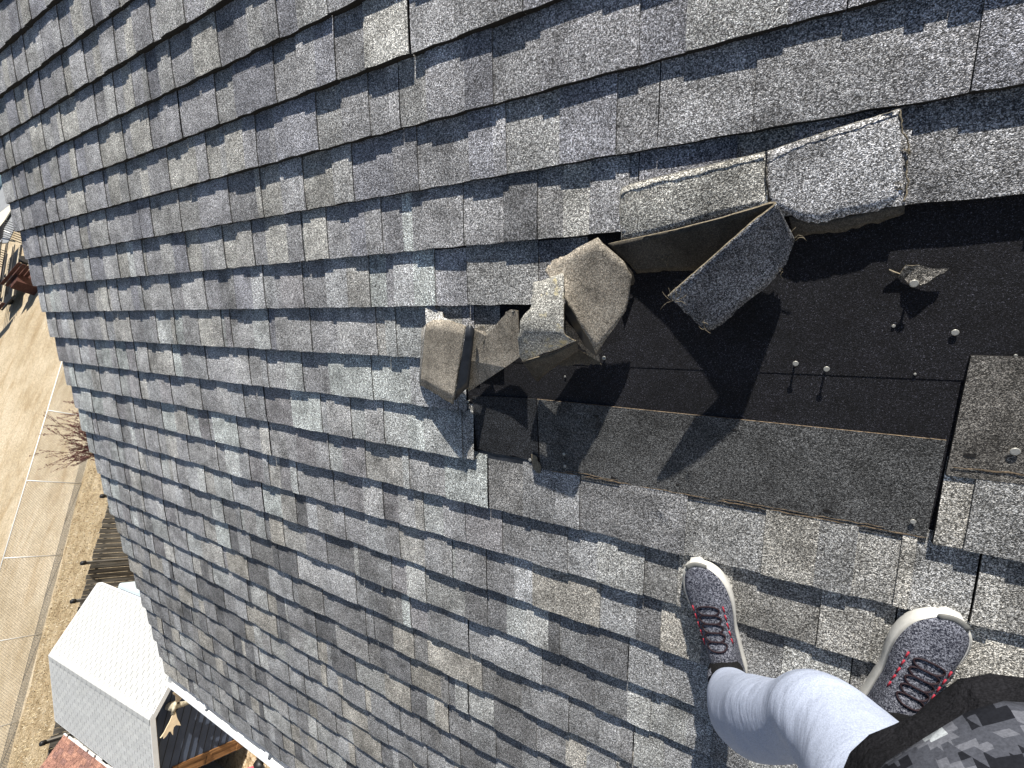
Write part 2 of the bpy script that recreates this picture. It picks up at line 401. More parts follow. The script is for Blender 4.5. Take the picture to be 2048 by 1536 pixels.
def solid(name, G, mats, parent, origin, th, tone=None):
    nu, nv = len(G), len(G[0]); V = []; nrm = []
    for i in range(nu):
        for k in range(nv):
            du = G[min(i+1, nu-1)][k]-G[max(i-1, 0)][k]; dv = G[i][min(k+1, nv-1)]-G[i][max(k-1, 0)]
            x = du.cross(dv); nrm.append(x.normalized() if x.length > 1e-12 else nroof)
    fl = [G[i][k] for i in range(nu) for k in range(nv)]
    top = [p - q*th/2 for p, q in zip(fl, nrm)]; bot = [p + q*th/2 for p, q in zip(fl, nrm)]
    V = top+bot; o2 = len(top); Fs = []; mi = []; smo = []
    for i in range(nu-1):
        for k in range(nv-1):
            a, b, c, d = i*nv+k, (i+1)*nv+k, (i+1)*nv+k+1, i*nv+k+1
            Fs.append((a, d, c, b)); mi.append(0); smo.append(True)
            Fs.append((o2+a, o2+b, o2+c, o2+d)); mi.append(1); smo.append(True)
    rim = [(i, 0) for i in range(nu)] + [(nu-1, k) for k in range(1, nv)] + [(i, nv-1) for i in range(nu-2, -1, -1)] + [(0, k) for k in range(nv-2, 0, -1)]
    for j in range(len(rim)):
        a = rim[j][0]*nv+rim[j][1]; b = rim[(j+1) % len(rim)][0]*nv+rim[(j+1) % len(rim)][1]
        Fs.append((a, b, o2+b, o2+a)); mi.append(2); smo.append(False)
    return build(name, V, Fs, mats, parent, mi, smo, [tone or (.3, .29, .27)]*len(Fs), origin)
def poly(name, pts, mats, parent=None, origin=None, th=.0032, jagged=(), seed=1, tone=(.3, .29, .27), sub=10):
    """torn flat piece: outline points (x, y, h) surveyed; jagged = indices of torn edges"""
    r = random.Random(seed); P = [Vector(PX(p[0], p[1], HSC(p[2]))) for p in pts]; L = []
    for i, a in enumerate(P):
        b = P[(i+1) % len(P)]
        L.append(a)
        if i in jagged:
            d = b-a; nseg = max(2, int(d.length/.006)); nn = Vector((-d.y, d.x, 0)).normalized()
            for k in range(1, nseg): L.append(a + d*(k/nseg) + nn*r.uniform(-.0028, .0028)*1.2)
    # orientation so that the front looks off the roof
    area = sum(L[i].x*L[(i+1) % len(L)].y - L[(i+1) % len(L)].x*L[i].y for i in range(len(L)))
    if area > 0: L = L[::-1]
    bm = bmesh.new(); vs_ = [bm.verts.new(RP(*p)) for p in L]; f = bm.faces.new(vs_)
    bmesh.ops.triangulate(bm, faces=[f]); bm.normal_update()
    if sum((f.normal.dot(nroof)) for f in bm.faces) < 0: bmesh.ops.reverse_faces(bm, faces=bm.faces[:]); bm.normal_update()
    bm.verts.index_update(); nv = len(bm.verts)
    V = [v.co.copy() for v in bm.verts]; nm = [v.normal.copy() for v in bm.verts]
    Fs = [[v.index for v in f.verts] for f in bm.faces]; bnd = [e for e in bm.edges if e.is_boundary]
    Bs = []
    for e in bnd:
        lp = e.link_loops[0]; Bs.append((lp.vert.index, lp.link_loop_next.vert.index))
    bm.free()
    VV = V + [p-q*th for p, q in zip(V, nm)]; FF = []; mi = []
    for f in Fs: FF.append(f); mi.append(0); FF.append([nv+x for x in f[::-1]]); mi.append(1)
    for a, b in Bs: FF.append([b, a, nv+a, nv+b]); mi.append(2)
    return build(name, VV, FF, mats, parent, mi, False, [tone]*len(FF), origin)
GR = [M['shingle'], M['under_dark'], M['torn']]
# A: loose piece lying across the row above the gap
A = empty('torn_shingle', RP(*PX(1520, 380, 0)))
tag(A, 'long loosened grey shingle piece with rounded left corner lying just above the black gap', 'shingle')
SURF = .012
ribbon('shingle_face', [((1241, 394, .022), (1243, 484, .018)), ((1250, 373, .025), (1258, 480, .022)), ((1330, 351, .027), (1335, 462, .026)), ((1430, 328, .027), (1435, 432, .028)), ((1530, 304, .025), (1536, 412, .028))],
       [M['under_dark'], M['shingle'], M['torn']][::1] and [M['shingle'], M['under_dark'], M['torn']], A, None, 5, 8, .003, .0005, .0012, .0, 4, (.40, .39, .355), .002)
ribbon('shingle_face', [((1532, 304, .021), (1538, 405, .026)), ((1600, 281, .022), (1596, 438, .027)), ((1640, 269, .022), (1642, 446, .026)), ((1674, 257, .022), (1674, 436, .026)), ((1740, 237, .021), (1740, 424, .025)), ((1801, 218, .018), (1806, 404, .021))],
       GR, A, None, 5, 8, .003, .0005, .0022, .002, 5, (.34, .34, .345), .002)
ribbon('torn_lip', [((1580, 434, .024), (1584, 476, .010)), ((1640, 446, .024), (1640, 466, .012)), ((1674, 436, .0235), (1680, 462, .012)), ((1740, 424, .022), (1742, 448, .011)), ((1808, 404, .018), (1806, 430, .008))],
       [M['under_dark'], M['under_dark'], M['torn']], A, None, 5, 3, .003, .001, .0025, .002, 6)
def rimline(name, pts, rad, m, parent, seed, amp=.0):
    r = random.Random(seed); P = [RP(*PX(*p)) for p in pts]; P = [Vector(q) for q in catmull([list(p) for p in P], 7)]
    P = [p + Vector([r.uniform(-amp, amp) for _ in range(3)]) for p in P]
    mb = MB(); mb.tube(P, [rad*r.uniform(.5, 1.3) for _ in P], 5, 0, True, True); return mb.out(name, m, parent)
M['pale'] = plain('pale_fibre_edge', (.50, .47, .40), .9, .1, .25, 160)
rimline('frayed_edge', [(1244, 478, .0215), (1240, 430, .0235), (1241, 394, .0245), (1250, 373, .0265), (1330, 351, .0285), (1430, 328, .0285), (1530, 304, .0265)], .0009, M['pale'], A, 1, .0003)
rimline('frayed_edge', [(1532, 304, .0265), (1600, 281, .0238), (1674, 257, .0238), (1740, 237, .0225), (1800, 218, .0195)], .0006, M['pale'], A, 2, .0003)
rimline('frayed_edge', [(1801, 220, .019), (1805, 262, .019), (1817, 290, .018), (1812, 330, .018), (1815, 370, .018), (1807, 404, .021)], .0014, M['torn'], A, 3, .0012)
rimline('frayed_edge', [(1535, 306, .028), (1531, 352, .0285), (1540, 403, .029)], .0011, M['edge'], A, 4, .0003)
# B: the strip that stands up and folds back on itself
Bf = empty('torn_shingle', RP(*PX(1450, 520, 0)))
tag(Bf, 'shingle strip peeled up and folded back on itself like a hairpin over the black gap', 'shingle')
FL = [((1216, 487, .018), (1275, 545, .004)), ((1300, 470, .040), (1318, 542, .004)), ((1400, 446, .075), (1392, 540, .012)), ((1480, 424, .105), (1475, 512, .020)), ((1528, 409, .122), (1552, 478, .028)),
      ((1549, 405, .128), (1582, 474, .032)), ((1543, 414, .132), (1584, 490, .036)), ((1500, 447, .138), (1556, 548, .040)), ((1440, 500, .142), (1490, 605, .047)), ((1380, 552, .143), (1440, 650, .055)), ((1337, 590, .140), (1412, 664, .060))]
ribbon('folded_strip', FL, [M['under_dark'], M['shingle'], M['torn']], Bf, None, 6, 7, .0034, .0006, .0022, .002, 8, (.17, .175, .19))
# C: three curled pieces on the left
C1 = empty('torn_shingle', RP(*PX(880, 720, 0)))
tag(C1, 'curled brown-backed shingle piece at the left end of the torn cluster', 'shingle')
ribbon('curled_face', [((853, 648, .050), (841, 770, .030)), ((868, 640, .066), (857, 779, .052)), ((890, 640, .078), (876, 790, .070)), ((912, 646, .084), (892, 800, .082)), ((932, 652, .082), (906, 808, .084))],
       [M['under'], M['shingle'], M['torn']], C1, None, 4, 7, .0026, .0014, .0008, .001, 9, (.3, .29, .27))
ribbon('curled_face', [((853, 648, .050), (841, 770, .030)), ((846, 656, .034), (839, 762, .018)), ((843, 664, .014), (841, 752, .008))], [M['under'], M['shingle'], M['torn']], C1, None, 3, 4, .003, .001, .001, .001, 10)
ribbon('sealant_strip', [((933, 652, .080), (909, 802, .080)), ((941, 648, .076), (915, 795, .074)), ((948, 658, .068), (935, 775, .060)), ((947, 662, .06), (934, 778, .05))], [M['tar'], M['tar'], M['torn']], C1, None, 3, 6, .003, .0004, .0004, 0, 11)
poly('torn_tip', [(852, 652, .048), (850, 598, .014), (860, 598, .014), (872, 618, .015), (885, 624, .016), (886, 634, .03), (905, 642, .07)], [M['shingle'], M['under'], M['torn']], C1, None, .003, (2, 3, 4), 2, (.34, .34, .33))
C2 = empty('torn_shingle', RP(*PX(990, 700, 0)))
tag(C2, 'flat brown shingle underside between the curled left piece and the pale one', 'shingle')
poly('shingle_back', [(946, 658, .055), (966, 652, .05), (973, 668, .045), (966, 690, .05), (972, 672, .05), (1000, 640, .055), (1016, 622, .062), (1036, 622, .070), (1039, 714, .066), (1010, 735, .045), (936, 784, .012), (936, 720, .04)],
     [M['under'], M['shingle'], M['torn']], C2, None,   .0024, (1, 5, 6), 3)
C3 = empty('torn_shingle', RP(*PX(1085, 650, 0)))
tag(C3, 'pale granule-faced shingle piece with yellow scuffs standing in the middle of the torn cluster', 'shingle')
T2c = [((1068, 566, .125), (1122, 548, .125)), ((1064, 588, .135), (1128, 552, .135)), ((1062, 612, .145), (1128, 590, .148)), ((1042, 640, .150), (1128, 630, .155)), ((1038, 668, .145), (1128, 664, .155)), ((1038, 700, .118), (1140, 676, .140)), ((1044, 722, .085), (1152, 682, .115))]
scf = granule('scuffed_granules', (.42, .405, .36), .8, 1.0, .7)
t_ = scf.node_tree; b_ = t_.nodes['Principled BSDF']; src = b_.inputs['Base Color'].links[0].from_socket
co_ = N(t_, 'ShaderNodeTexCoord').outputs['Object']; ny = noise(t_, co_, 38, 3, .6)
mx = N(t_, 'ShaderNodeMix'); mx.data_type = 'RGBA'; t_.links.new(ramp(t_, [(.58, 0), (.66, .75)], ny.outputs[0]), mx.inputs[0]); t_.links.new(src, mx.inputs[6]); mx.inputs[7].default_value = (.72, .62, .36, 1)
t_.links.new(mx.outputs[2], b_.inputs['Base Color'])
ribbon('shingle_face', T2c, [M['under'], scf, M['torn']], C3, None, 4, 7, .0026, .0030, .0008, .003, 12)
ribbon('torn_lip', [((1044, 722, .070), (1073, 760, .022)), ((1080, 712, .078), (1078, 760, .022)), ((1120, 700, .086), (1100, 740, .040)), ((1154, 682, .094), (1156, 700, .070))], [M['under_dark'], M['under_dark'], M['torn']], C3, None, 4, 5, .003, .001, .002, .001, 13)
C4 = empty('torn_shingle', RP(*PX(1200, 590, 0)))
tag(C4, 'broad brown-backed shingle flap with dark glue strip at the right of the torn cluster', 'shingle')
ribbon('shingle_back', [((1088, 541, .115), (1128, 592, .150)), ((1104, 524, .108), (1138, 610, .138)), ((1125, 514, .102), (1150, 630, .122)), ((1160, 492, .096), (1172, 670, .094)), ((1196, 474, .088), (1192, 706, .068)), ((1244, 520, .070), (1222, 664, .056)), ((1264, 552, .058), (1252, 622, .050))],
       [M['under'], M['shingle'], M['torn']], C4, None, 5, 9, .0024, .0030, .0026, .002, 5, None, 0, True)
poly('sealant_strip', [(1130, 596, .130), (1160, 642, .097), (1194, 694, .043), (1205, 704, .030), (1192, 712, .028), (1170, 694, .05), (1130, 626, .110)], [M['tar'], M['tar'], M['torn']], C4, None, .003, (), 6)
poly('torn_strip', [(1131, 640, .075), (1156, 668, .06), (1196, 704, .020), (1200, 724, .008), (1188, 718, .012), (1162, 694, .045), (1132, 668, .075)], [M['under'], M['under_dark'], M['torn']], C4, None, .0022, (1, 4), 7)
poly('under_flap', [(1246, 521, .036), (1266, 545, .02), (1270, 562, .012), (1256, 580, .012), (1250, 560, .03)], [M['under_dark'], M['under_dark'], M['torn']], C4, None, .003, (2, 3), 8)
# small scraps
sc = poly('shingle_scrap', [(1100, 725, .035), (1156, 700, .03), (1200, 722, .006), (1203, 730, .004), (1150, 728, .008), (1125, 732, .02)], [M['under_dark'], M['under_dark'], M['torn']], None, RP(*PX(1150, 720, 0)), .003, (0, 1, 2, 3, 4), 9)
tag(sc, 'dark torn scrap of shingle on the black gap below the torn cluster', 'scrap')
sc = poly('shingle_scrap', [(1778, 540, .012), (1800, 548, .010), (1812, 530, .012), (1850, 533, .014), (1897, 537, .014), (1870, 554, .016), (1842, 570, .017), (1815, 566, .012), (1796, 556, .004)], [M['headlap_grey'], M['under_dark'], M['torn']], None, RP(*PX(1835, 550, 0)), .0025, (0, 1, 2, 3, 4, 5, 6, 7), 10)
tag(sc, 'small kite-shaped shingle scrap pinned by a nail on the black underlay', 'scrap')
sc = poly('shingle_scrap', [(1062, 908, .004), (1072, 912, .008), (1082, 935, .012), (1078, 948, .012), (1066, 938, .008)], [M['torn'], M['torn'], M['torn']], None, RP(*PX(1072, 925, 0)), .002, (0, 1, 2, 3), 11)
tag(sc, 'thin pale torn paper sliver at the lower left corner of the gap', 'scrap')
# fraying fibres
def fibres(x, y, h, L, n, seed, sp=1.0):
    r = random.Random(seed); mb = MB()
    for i in range(n):
        u, v, hh = PX(x+r.uniform(-6, 6), y+r.uniform(-4, 4), h); a = r.uniform(0, 6.28); pts = []
        for k in range(5):
            t = k/4; pts.append(RP(u+math.cos(a)*L*t*sp, v+math.sin(a)*L*t, hh+L*.3*math.sin(t*3+a)*.4)); a += r.uniform(-.4, .4)
        mb.tube(pts, [.0005]*4+[.0002], 4)
    return mb
for x, y, h, L, n in ((1585, 480, .03, .02, 6), (1345, 600, .13, .022, 9), (1412, 655, .085, .012, 5), (1560, 540, .04, .012, 4)):
    fibres(x, y, h, L, n, x).out('frayed_fibres', M['torn'], Bf)
for x, y, h, L, n in ((1805, 300, .02, .012, 6), (1803, 380, .022, .012, 5), (1330, 520, .02, .014, 5)):
    fibres(x, y, h, L, n, x).out('frayed_fibres', M['torn'], A)
fibres(1545, 1131, .008, .02, 26, 5).out('twig', M['edge'])
o = bpy.data.objects['twig']; tag(o, 'tiny tangle of dark dry twigs on the shingles ahead of the left shoe', 'debris')
# loose nails lying lower on the roof
for (x, y, dx, dy, lab) in ((700, 1182, 6, -6, 'loose bent nail lying on the lower shingles, left of the upright one'), (765, 1182, -1, -14, 'loose nail lying up the slope beside a bent one'), (1170, 1518, 8, -12, 'loose nail by itself near the bottom edge left of the leg shadow')):
    mb = MB(); a = RP(*PX(x, y, .012)); b = RP(*PX(x+dx, y+dy, .013)); mb.tube([a, b], .0018, 6); mb.disc(a, (a-b), .0045, .0014)
    tag(mb.out('loose_nail', M['nail'], None, a), lab, 'nail', 'loose nails on the roof')
# ---------------------------------------------------------------- the person standing on the roof
def knit(name, c1, c2, scale=900, st=(1, 1, 1)):
    m, t, b = newmat(name, .9, .15); co = N(t, 'ShaderNodeTexCoord').outputs['Object']
    mp = N(t, 'ShaderNodeMapping'); mp.inputs['Scale'].default_value = st; t.links.new(co, mp.inputs['Vector'])
    v = N(t, 'ShaderNodeTexVoronoi'); v.inputs['Scale'].default_value = scale; t.links.new(mp.outputs[0], v.inputs['Vector'])
    n = noise(t, mp.outputs[0], scale*.33, 3, .7)
    ad = N(t, 'ShaderNodeMath', operation='MULTIPLY_ADD'); sp = N(t, 'ShaderNodeSeparateColor'); t.links.new(v.outputs['Color'], sp.inputs[0])
    t.links.new(sp.outputs[0], ad.inputs[0]); ad.inputs[1].default_value = .35; t.links.new(n.outputs[0], ad.inputs[2])
    t.links.new(ramp(t, [(.54, c1), (.68, tuple((p+q)/4 for p, q in zip(c1, c2))), (.86, c2)], ad.outputs[0]), b.inputs['Base Color'])
    bp = N(t, 'ShaderNodeBump'); bp.inputs['Strength'].default_value = .5; bp.inputs['Distance'].default_value = .001; t.links.new(v.outputs['Distance'], bp.inputs['Height']); t.links.new(bp.outputs[0], b.inputs['Normal'])
    return m
M['knit'] = knit('navy_heather_knit', (.010, .012, .024), (.29, .30, .35), 860, (1, 1, 1))
M['sole'] = plain('white_foam_sole', (.60, .59, .55), .6, .3, .06, 60, .0006)
M['bumper'] = plain('grey_rubber_toe', (.16, .16, .15), .6, .3, .1, 100)
M['lace'] = plain('dark_elastic_lace', (.022, .010, .014), .7, .3, .2, 400)
M['red'] = plain('red_lace_tab', (.36, .03, .05), .6, .3, .1, 400)
M['sock'] = plain('black_rib_sock', (.016, .016, .017), .95, .1, .4, 500, .002)
def fabric(name, c, sc, wr, heather=.16):
    m, t, b = newmat(name, .95, .1); co = N(t, 'ShaderNodeTexCoord').outputs['Object']
    f = noise(t, co, 620, 3, .7); g = noise(t, co, sc, 4, .55, dist=.6)
    mp = N(t, 'ShaderNodeMapping'); mp.inputs['Scale'].default_value = (1, .28, 1); mp.inputs['Rotation'].default_value = (.5, .4, .8); t.links.new(co, mp.inputs['Vector'])
    g2 = noise(t, mp.outputs[0], sc*2.6, 4, .55, dist=.5)
    t.links.new(mul(t, c, ramp(t, [(.35, 1-heather), (.65, 1+heather)], f.outputs[0])), b.inputs['Base Color'])
    ad = N(t, 'ShaderNodeMath', operation='ADD'); t.links.new(g.outputs[0], ad.inputs[0]); t.links.new(g2.outputs[0], ad.inputs[1])
    bp = N(t, 'ShaderNodeBump'); bp.inputs['Strength'].default_value = .8; bp.inputs['Distance'].default_value = wr; t.links.new(ad.outputs[0], bp.inputs['Height'])
    b2 = N(t, 'ShaderNodeBump'); b2.inputs['Strength'].default_value = .4; b2.inputs['Distance'].default_value = .0006; t.links.new(f.outputs[0], b2.inputs['Height']); t.links.new(bp.outputs[0], b2.inputs['Normal'])
    t.links.new(b2.outputs[0], b.inputs['Normal']); return m
M['pants'] = fabric('pale_blue_sweat_fabric', (.385, .43, .54), 5, .010, .18)
M['rib'] = fabric('black_rib_fabric', (.012, .012, .014), 14, .012, .5)
def camo():
    m, t, b = newmat('digital_camo_fleece', .95, .1); co = N(t, 'ShaderNodeTexCoord').outputs['Object']
    sn = N(t, 'ShaderNodeVectorMath', operation='SNAP'); sn.inputs[1].default_value = (.0052, .0052, .0052); t.links.new(co, sn.inputs[0])
    n = noise(t, sn.outputs[0], 24, 2, .6); r = ramp(t, [(0, (.012, .013, .017)), (.44, (.06, .064, .078)), (.52, (.12, .125, .145)), (.62, (.40, .43, .45))], n.outputs[0])
    r.node.color_ramp.interpolation = 'CONSTANT'
    f = noise(t, co, 500, 3, .7); t.links.new(mul(t, r, ramp(t, [(.3, .75), (.7, 1.25)], f.outputs[0])), b.inputs['Base Color'])
    g = noise(t, co, 10, 4, .5, dist=.6); bp = N(t, 'ShaderNodeBump'); bp.inputs['Strength'].default_value = .8; bp.inputs['Distance'].default_value = .02; t.links.new(g.outputs[0], bp.inputs['Height'])
    t.links.new(bp.outputs[0], b.inputs['Normal']); return m
M['camo'] = camo()
M['skin'] = plain('skin', (.58, .36, .27), .6, .4, .08, 30)
M['hair'] = plain('brown_hair', (.05, .03, .02), .8, .3, .3, 60)
def W3(q): return RP(*q)
person = empty('person', W3((3.70, .72, 0)))
tag(person, 'person on the roof in pale blue sweatpants, grey camo sweatshirt and navy knit sneakers', 'person')
# body: one skinned surface
J = {'pelvis': (3.775, .36, .80, .085), 'spine': (3.765, .22, 1.00, .100), 'chest': (3.76, .10, 1.20, .115), 'neck': (3.75, -.01, 1.38, .05), 'head0': (3.745, -.04, 1.45, .062), 'head': (3.74, -.09, 1.53, .085), 'crown': (3.74, -.12, 1.60, .06),
     'nose': (3.735, -.165, 1.50, .018),
     'hipL': (3.73, .38, .76, .06), 'kneeL': (3.645, .50, .395, .034), 'calfL': (3.578, .695, .25, .030), 'ankL': (3.555, .780, .125, .024),
     'hipR': (3.86, .36, .78, .06), 'kneeR': (3.885, .49, .44, .040), 'calfR': (3.865, .62, .28, .036), 'ankR': (3.838, .765, .110, .022),
     'shL': (3.58, .09, 1.30, .05), 'elL': (3.56, .22, 1.09, .036), 'wrL': (3.60, .075, 1.04, .022), 'haL': (3.605, .03, 1.03, .022),
     'shR': (3.94, .09, 1.30, .05), 'elR': (3.97, .25, 1.10, .036), 'wrR': (3.80, .09, 1.04, .022), 'haR': (3.76, .04, 1.035, .022)}
for s, d in (('L', -1), ('R', 1)):
    hx, hv, hh, _ = J['ha'+s]
    for k in range(4):
        J['f%d%s' % (k, s)] = (hx-.018+.012*k, hv-.025, hh+.004, .0085); J['g%d%s' % (k, s)] = (hx-.018+.012*k, hv-.052+abs(k-1.5)*.004, hh-.002, .0075); J['h%d%s' % (k, s)] = (hx-.018+.012*k, hv-.055, hh+.016, .007)
    J['t0'+s] = (hx-d*.022, hv-.005, hh+.008, .009); J['t1'+s] = (hx-d*.034, hv-.028, hh+.014, .008)
ks = list(J); ed = [('pelvis', 'spine'), ('spine', 'chest'), ('chest', 'neck'), ('neck', 'head0'), ('head0', 'head'), ('head', 'crown'), ('head', 'nose')]
for s in 'LR':
    ed += [('pelvis', 'hip'+s), ('hip'+s, 'knee'+s), ('knee'+s, 'calf'+s), ('calf'+s, 'ank'+s), ('chest', 'sh'+s), ('sh'+s, 'el'+s), ('el'+s, 'wr'+s), ('wr'+s, 'ha'+s), ('ha'+s, 't0'+s), ('t0'+s, 't1'+s)]
    for k in range(4): ed += [('ha'+s, 'f%d%s' % (k, s)), ('f%d%s' % (k, s), 'g%d%s' % (k, s)), ('g%d%s' % (k, s), 'h%d%s' % (k, s))]
me = bpy.data.meshes.new('body'); me.from_pydata([tuple(W3(J[k][:3])-person.location) for k in ks], [(ks.index(a), ks.index(b)) for a, b in ed], [])
bo = bpy.data.objects.new('body', me); C.objects.link(bo); bo.parent = person; me.materials.append(M['skin'])
mo = bo.modifiers.new('skin', 'SKIN'); mo.use_smooth_shade = True; su = bo.modifiers.new('sub', 'SUBSURF'); su.levels = 1; su.render_levels = 2
for i, k in enumerate(ks):
    sv_ = me.skin_vertices[0].data[i]; sv_.radius = (J[k][3], J[k][3]); sv_.use_root = (k == 'pelvis')
def tubeobj(name, rings, mat, parent, n=24, seed=1, wob=.0, sub=4, squash=1.0, capA=False, capB=False, upv=None):
    """rings = (u, v, h, radius) along a limb"""
    P = catmull([list(r) for r in rings], sub); r = random.Random(seed); ph = [r.uniform(0, 6) for _ in range(6)]
    mb = MB()
    def fn(i, a): return 1 + wob*(math.sin(a*3+ph[0]+i*.55)+.7*math.sin(a*5+ph[1]-i*.8)+.5*math.sin(a*2+ph[2]+i*1.2))
    mb.tube([RP(*p[:3]) for p in P], [p[3] for p in P], n, 0, name == 'p', True, squash, upv, fn)
    return mb
def join_parts(mbs):
    o = MB()
    for m in mbs:
        b = len(o.v); o.v += m.v; o.f += [[b+i for i in f] for f in m.f]; o.mi += m.mi; o.sm += m.sm; o.col += m.col
    return o
legL = [(3.556, .776, .134, .040), (3.558, .768, .150, .045), (3.562, .742, .19, .052), (3.575, .700, .25, .060), (3.596, .622, .315, .058), (3.628, .530, .380, .047), (3.650, .487, .408, .056), (3.680, .468, .46, .064), (3.715, .430, .58, .078), (3.735, .40, .70, .088), (3.75, .38, .80, .09)]
legR = [(3.850, .715, .175, .046), (3.853, .705, .19, .052), (3.858, .68, .22, .058), (3.868, .63, .27, .074), (3.88, .56, .36, .076), (3.888, .495, .44, .066), (3.885, .46, .50, .072), (3.875, .43, .60, .080), (3.86, .40, .72, .088), (3.84, .38, .80, .09)]
pn = join_parts([tubeobj('p', legL, None, None, 28, 3, .018), tubeobj('p', legR, None, None, 28, 4, .018), tubeobj('p', [(3.78, .39, .70, .08), (3.78, .38, .78, .115), (3.78, .35, .86, .12), (3.775, .30, .93, .11)], None, None, 28, 5, .01)])
po = pn.out('trousers', [M['pants']], person)
rm = po.modifiers.new('r', 'REMESH'); rm.mode = 'VOXEL'; rm.voxel_size = .008; rm.use_smooth_shade = True
sm_ = po.modifiers.new('s', 'SMOOTH'); sm_.iterations = 6; sm_.factor = .5
bpy.context.view_layer.update(); dg = bpy.context.evaluated_depsgraph_get(); nm_ = bpy.data.meshes.new_from_object(po.evaluated_get(dg)); po.modifiers.clear(); po.data = nm_
nm_.polygons.foreach_set('use_smooth', [True]*len(nm_.polygons))
# sweatshirt
def ringset(rings, n=40, seed=2, wob=.02, ph0=0):
    """rings = (u, v, h, ru, rv, tilt)"""
    P = catmull([list(r) for r in rings], 4); r = random.Random(seed); mb = MB(); b = 0
    for i, (u, v, h, ru, rv, tl) in enumerate(P):
        for k in range(n):
            a = 2*math.pi*k/n; q = (1-.15*math.exp(-((math.degrees(a)-222)/20)**2)*max(0, 1-(h-.585)/.14)) * (1+wob*(math.sin(a*5+i*.25)+.7*math.sin(a*9-i*.15+1)+.6*math.sin(a*3+i*.3+2)))
            du = ru*q*math.cos(a); dv = rv*q*math.sin(a)
            mb.v.append(RP(u+du, v+dv*.9, h+dv*tl))
    for i in range(len(P)-1):
        for k in range(n):
            k2 = (k+1) % n; mb.f.append([i*n+k, i*n+k2, (i+1)*n+k2, (i+1)*n+k]); mb.mi.append(0); mb.sm.append(True); mb.col.append((1, 1, 1))
    return mb
HEM = [(3.766, .370, .585, .128, .148, .35), (3.766, .368, .60, .137, .155, .38), (3.768, .361, .632, .137, .155, .42), (3.770, .350, .668, .137, .155, .46)]
ts = ringset(HEM, 40, 2, .012); hm = ts.out('sweatshirt_hem', [M['rib']], None)
BOD = [(3.770, .350, .664, .139, .157, .46), (3.773, .345, .68, .152, .165, .5), (3.782, .325, .78, .160, .160, .5), (3.775, .25, .92, .168, .150, .5), (3.765, .15, 1.07, .180, .15, .5), (3.76, .10, 1.20, .185, .145, .5), (3.755, .06, 1.30, .150, .115, .45), (3.75, .02, 1.37, .068, .07, .4)]
bs = ringset(BOD, 44, 5, .02)
sl1 = tubeobj('s', [(3.63, .09, 1.27, .075), (3.56, .13, 1.24, .066), (3.55, .20, 1.13, .058), (3.565, .19, 1.06, .05), (3.60, .10, 1.045, .036)], None, None, 20, 6, .02)
sl2 = tubeobj('s', [(3.88, .09, 1.27, .075), (3.955, .13, 1.24, .066), (3.98, .23, 1.14, .058), (3.94, .22, 1.07, .05), (3.82, .11, 1.045, .036)], None, None, 20, 7, .02)
swo = join_parts([bs, sl1, sl2]).out('sweatshirt', [M['camo']], person)
hm.parent = swo; hm.location = Vector((0, 0, 0)) - person.location
for o_ in (hm, swo):
    q = o_.modifiers.new('t', 'SOLIDIFY'); q.thickness = .004; q.offset = 1
# hair and face
mb = MB(); hc = RP(3.74, -.085, 1.56)
for i in range(7):
    for k in range(16):
        a = i/6*math.pi*.55; b_ = k/16*2*math.pi; n_ = Vector((math.sin(a)*math.cos(b_), math.sin(a)*math.sin(b_)-.1*math.sin(a), math.cos(a)))
        mb.v.append(hc + Vector((n_.x*.098, n_.y*.112-.02, n_.z*.10+.02)))
for i in range(6):
    for k in range(16): mb.f.append([i*16+k, (i+1)*16+k, (i+1)*16+(k+1) % 16, i*16+(k+1) % 16]); mb.mi.append(0); mb.sm.append(True); mb.col.append((1, 1, 1))
mb.out('hair', [M['hair']], person)
